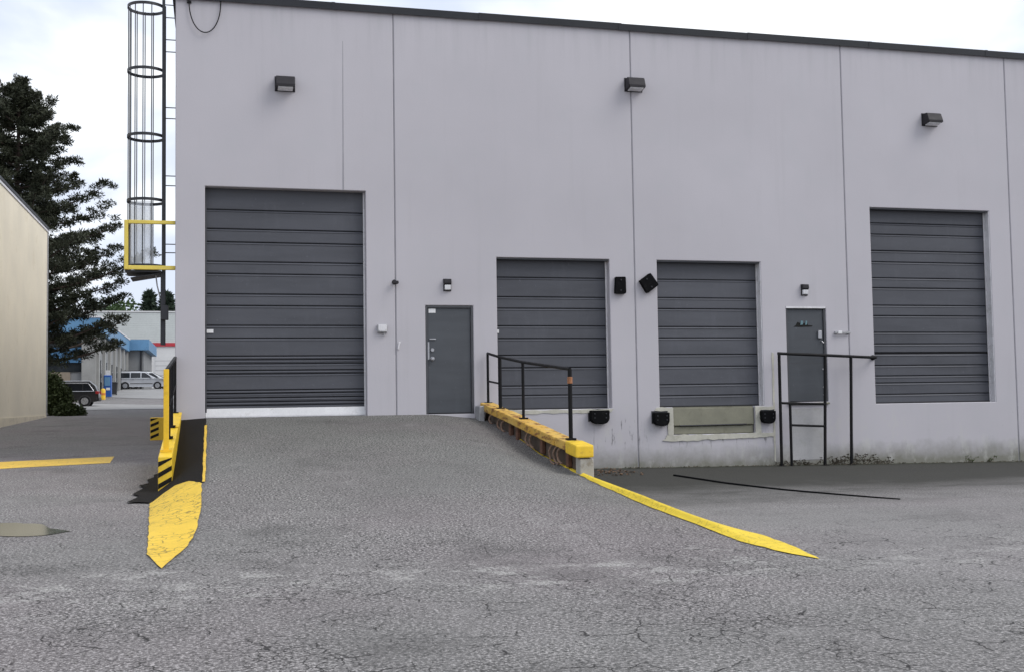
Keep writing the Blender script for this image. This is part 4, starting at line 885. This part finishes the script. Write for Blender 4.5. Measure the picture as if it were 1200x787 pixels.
def pine(x, y, H, label, seed, width_tab, first, nb, mat, group=None, per=26, size=.34, name='pine_tree'):
    rng = np.random.default_rng(seed); z = ground_z(x, y); t = thing(name, (x, y, z), label, 'tree', group)
    tr = MB(); tr.tube([(x, y, z-.2), (x+.15, y, z+H*.3), (x-.1, y, z+H*.65), (x, y, z+H*.98)], .42*H/21, 10, r2=.05); mk('trunk', tr, BARK, t, smooth=True)
    br = MB(); cs = []; rd = []
    for k in range(nb):
        q = (k+.5)/nb; f = first + (1-first)*q**.9; zz = z + H*f; W = lerp_tab(f, width_tab)*rng.uniform(.62, 1.12); a = k*2.399 + rng.uniform(-.5, .5)
        dr = rng.uniform(-.10, .16) - .12*(1-f)
        pts = [(x + math.cos(a)*W*s, y + math.sin(a)*W*s, zz + W*(dr*s + .28*s*s)) for s in (0, .3, .6, .85, 1)]
        br.tube(pts, .10*(1-f)+.03, 5, r2=.012)
        nc = int(4 + W*4.6)
        for j in range(nc):
            s = .2 + .84*(j+rng.random())/nc; lat = rng.normal()*.10*W*(1.1-abs(s-.6))
            px = x + math.cos(a)*W*s - math.sin(a)*lat; py = y + math.sin(a)*W*s + math.cos(a)*lat; pz = zz + W*(dr*s + .28*s*s) + rng.uniform(-.2, .3)
            cs.append((px, py, pz)); rd.append(rng.uniform(.14, .36)*(.75+.25*W/5))
    for j in range(10): cs.append((x+rng.uniform(-.5, .5), y+rng.uniform(-.5, .5), z+H*rng.uniform(.9, 1.0))); rd.append(.4)
    mk('limbs', br, BARK, t)
    crown('crown', blades(cs, per, rd, size, .14, rng, .55, .6), mat, t)
PINE_M = leafmat('pine_needles', (.022, .028, .016), (.038, .044, .025), (.055, .056, .034))
FARG = leafmat('far_leaves', (.035, .07, .025), (.06, .10, .035), (.09, .13, .05)); FARC = leafmat('far_conifer', (.03, .05, .035), (.05, .07, .045), (.06, .08, .055))
# the big dark pine behind the cream building
pine(-10.35, 44, 18.0, 'tall dark pine rising behind the cream building', 5, [(0, 4.5), (.2, 5.6), (.34, 6.3), (.46, 5.9), (.6, 5.0), (.71, 3.9), (.82, 2.9), (.93, 1.7), (.98, .8), (1, .4)], .14, 125, PINE_M, per=80, size=.19)
def round_tree(x, y, H, Wd, label, seed, mat, group, nclump=60):
    rng = np.random.default_rng(seed); z = ground_z(x, y); t = thing('leafy_tree', (x, y, z), label, 'tree', group)
    tr = MB(); tr.tube([(x, y, z-.2), (x+.2, y, z+H*.4), (x, y, z+H*.7)], .4, 8, r2=.12); mk('trunk', tr, BARK, t, smooth=True)
    cs = []; rd = []
    for k in range(nclump):
        d = rng.normal(size=3); d /= np.linalg.norm(d); r = rng.random()**.4
        cs.append((x+d[0]*Wd*r, y+d[1]*Wd*r, z+H*.62+d[2]*H*.36*r)); rd.append(rng.uniform(.8, 1.7))
    crown('crown', blades(cs, 60, rd, .75, .3, rng, .8), mat, t)
round_tree(-15.8, 205, 18.6, 5.5, 'round green tree above the white shed roof, left', 3, FARG, 'far trees above the shed')
round_tree(-23, 208, 19, 5.5, 'dark green tree behind the pine branches over the shed', 8, FARC, 'far trees above the shed')
pine(-12.2, 212, 19.4, 'pointed distant conifer above the white shed', 11, [(0, 3), (.4, 3.2), (.7, 2.2), (1, .3)], .3, 60, FARC, 'far trees above the shed', 20, 1.0, 'conifer_tree')
pine(-8.9, 212, 19.2, 'pointed distant conifer beside the warehouse corner', 12, [(0, 3.4), (.4, 3.4), (.7, 2.6), (1, .4)], .3, 60, FARC, 'far trees above the shed', 20, 1.0, 'conifer_tree')
round_tree(-31, 206, 19, 6.5, 'broad dark tree behind the shed at far left', 14, FARC, 'far trees above the shed')
SHRUB = leafmat('shrub_leaves', (.022, .035, .012), (.04, .055, .016), (.07, .085, .03))
def shrub(x, y, rx, hz, label, seed, n=150, per=60, mat=SHRUB):
    rng = np.random.default_rng(seed); z = ground_z(x, y); t = thing('shrub', (x, y, z), label, 'shrub', 'shrubs beside the cream building')
    st = MB()
    for k in range(6):
        a = k*1.05; st.tube([(x, y, z-.05), (x+math.cos(a)*rx*.4, y+math.sin(a)*rx*.4, z+hz*.5)], .04, 5, r2=.015)
    mk('stems', st, BARK, t); cs = []; rd = []
    for k in range(n):
        d = rng.normal(size=3); d /= np.linalg.norm(d); d[2] = abs(d[2]); r = rng.uniform(.72, 1)
        cs.append((x+d[0]*rx*r, y+d[1]*rx*r, z+.1+d[2]*(hz-.1)*r)); rd.append(rng.uniform(.16, .34))
    crown('foliage', blades(cs, per, rd, .13, .3, rng, .8), mat, t)
shrub(-7.15, 33.0, .82, 1.85, 'dense rounded dark shrub at the cream building corner', 1)
shrub(-6.35, 31.6, .3, .4, 'low scruffy ground plant beside the rounded shrub', 2, 60, 40)
shrub(-6.0, 31.8, .2, .25, 'smallest low plant at the shrub bed edge', 4, 40, 40)
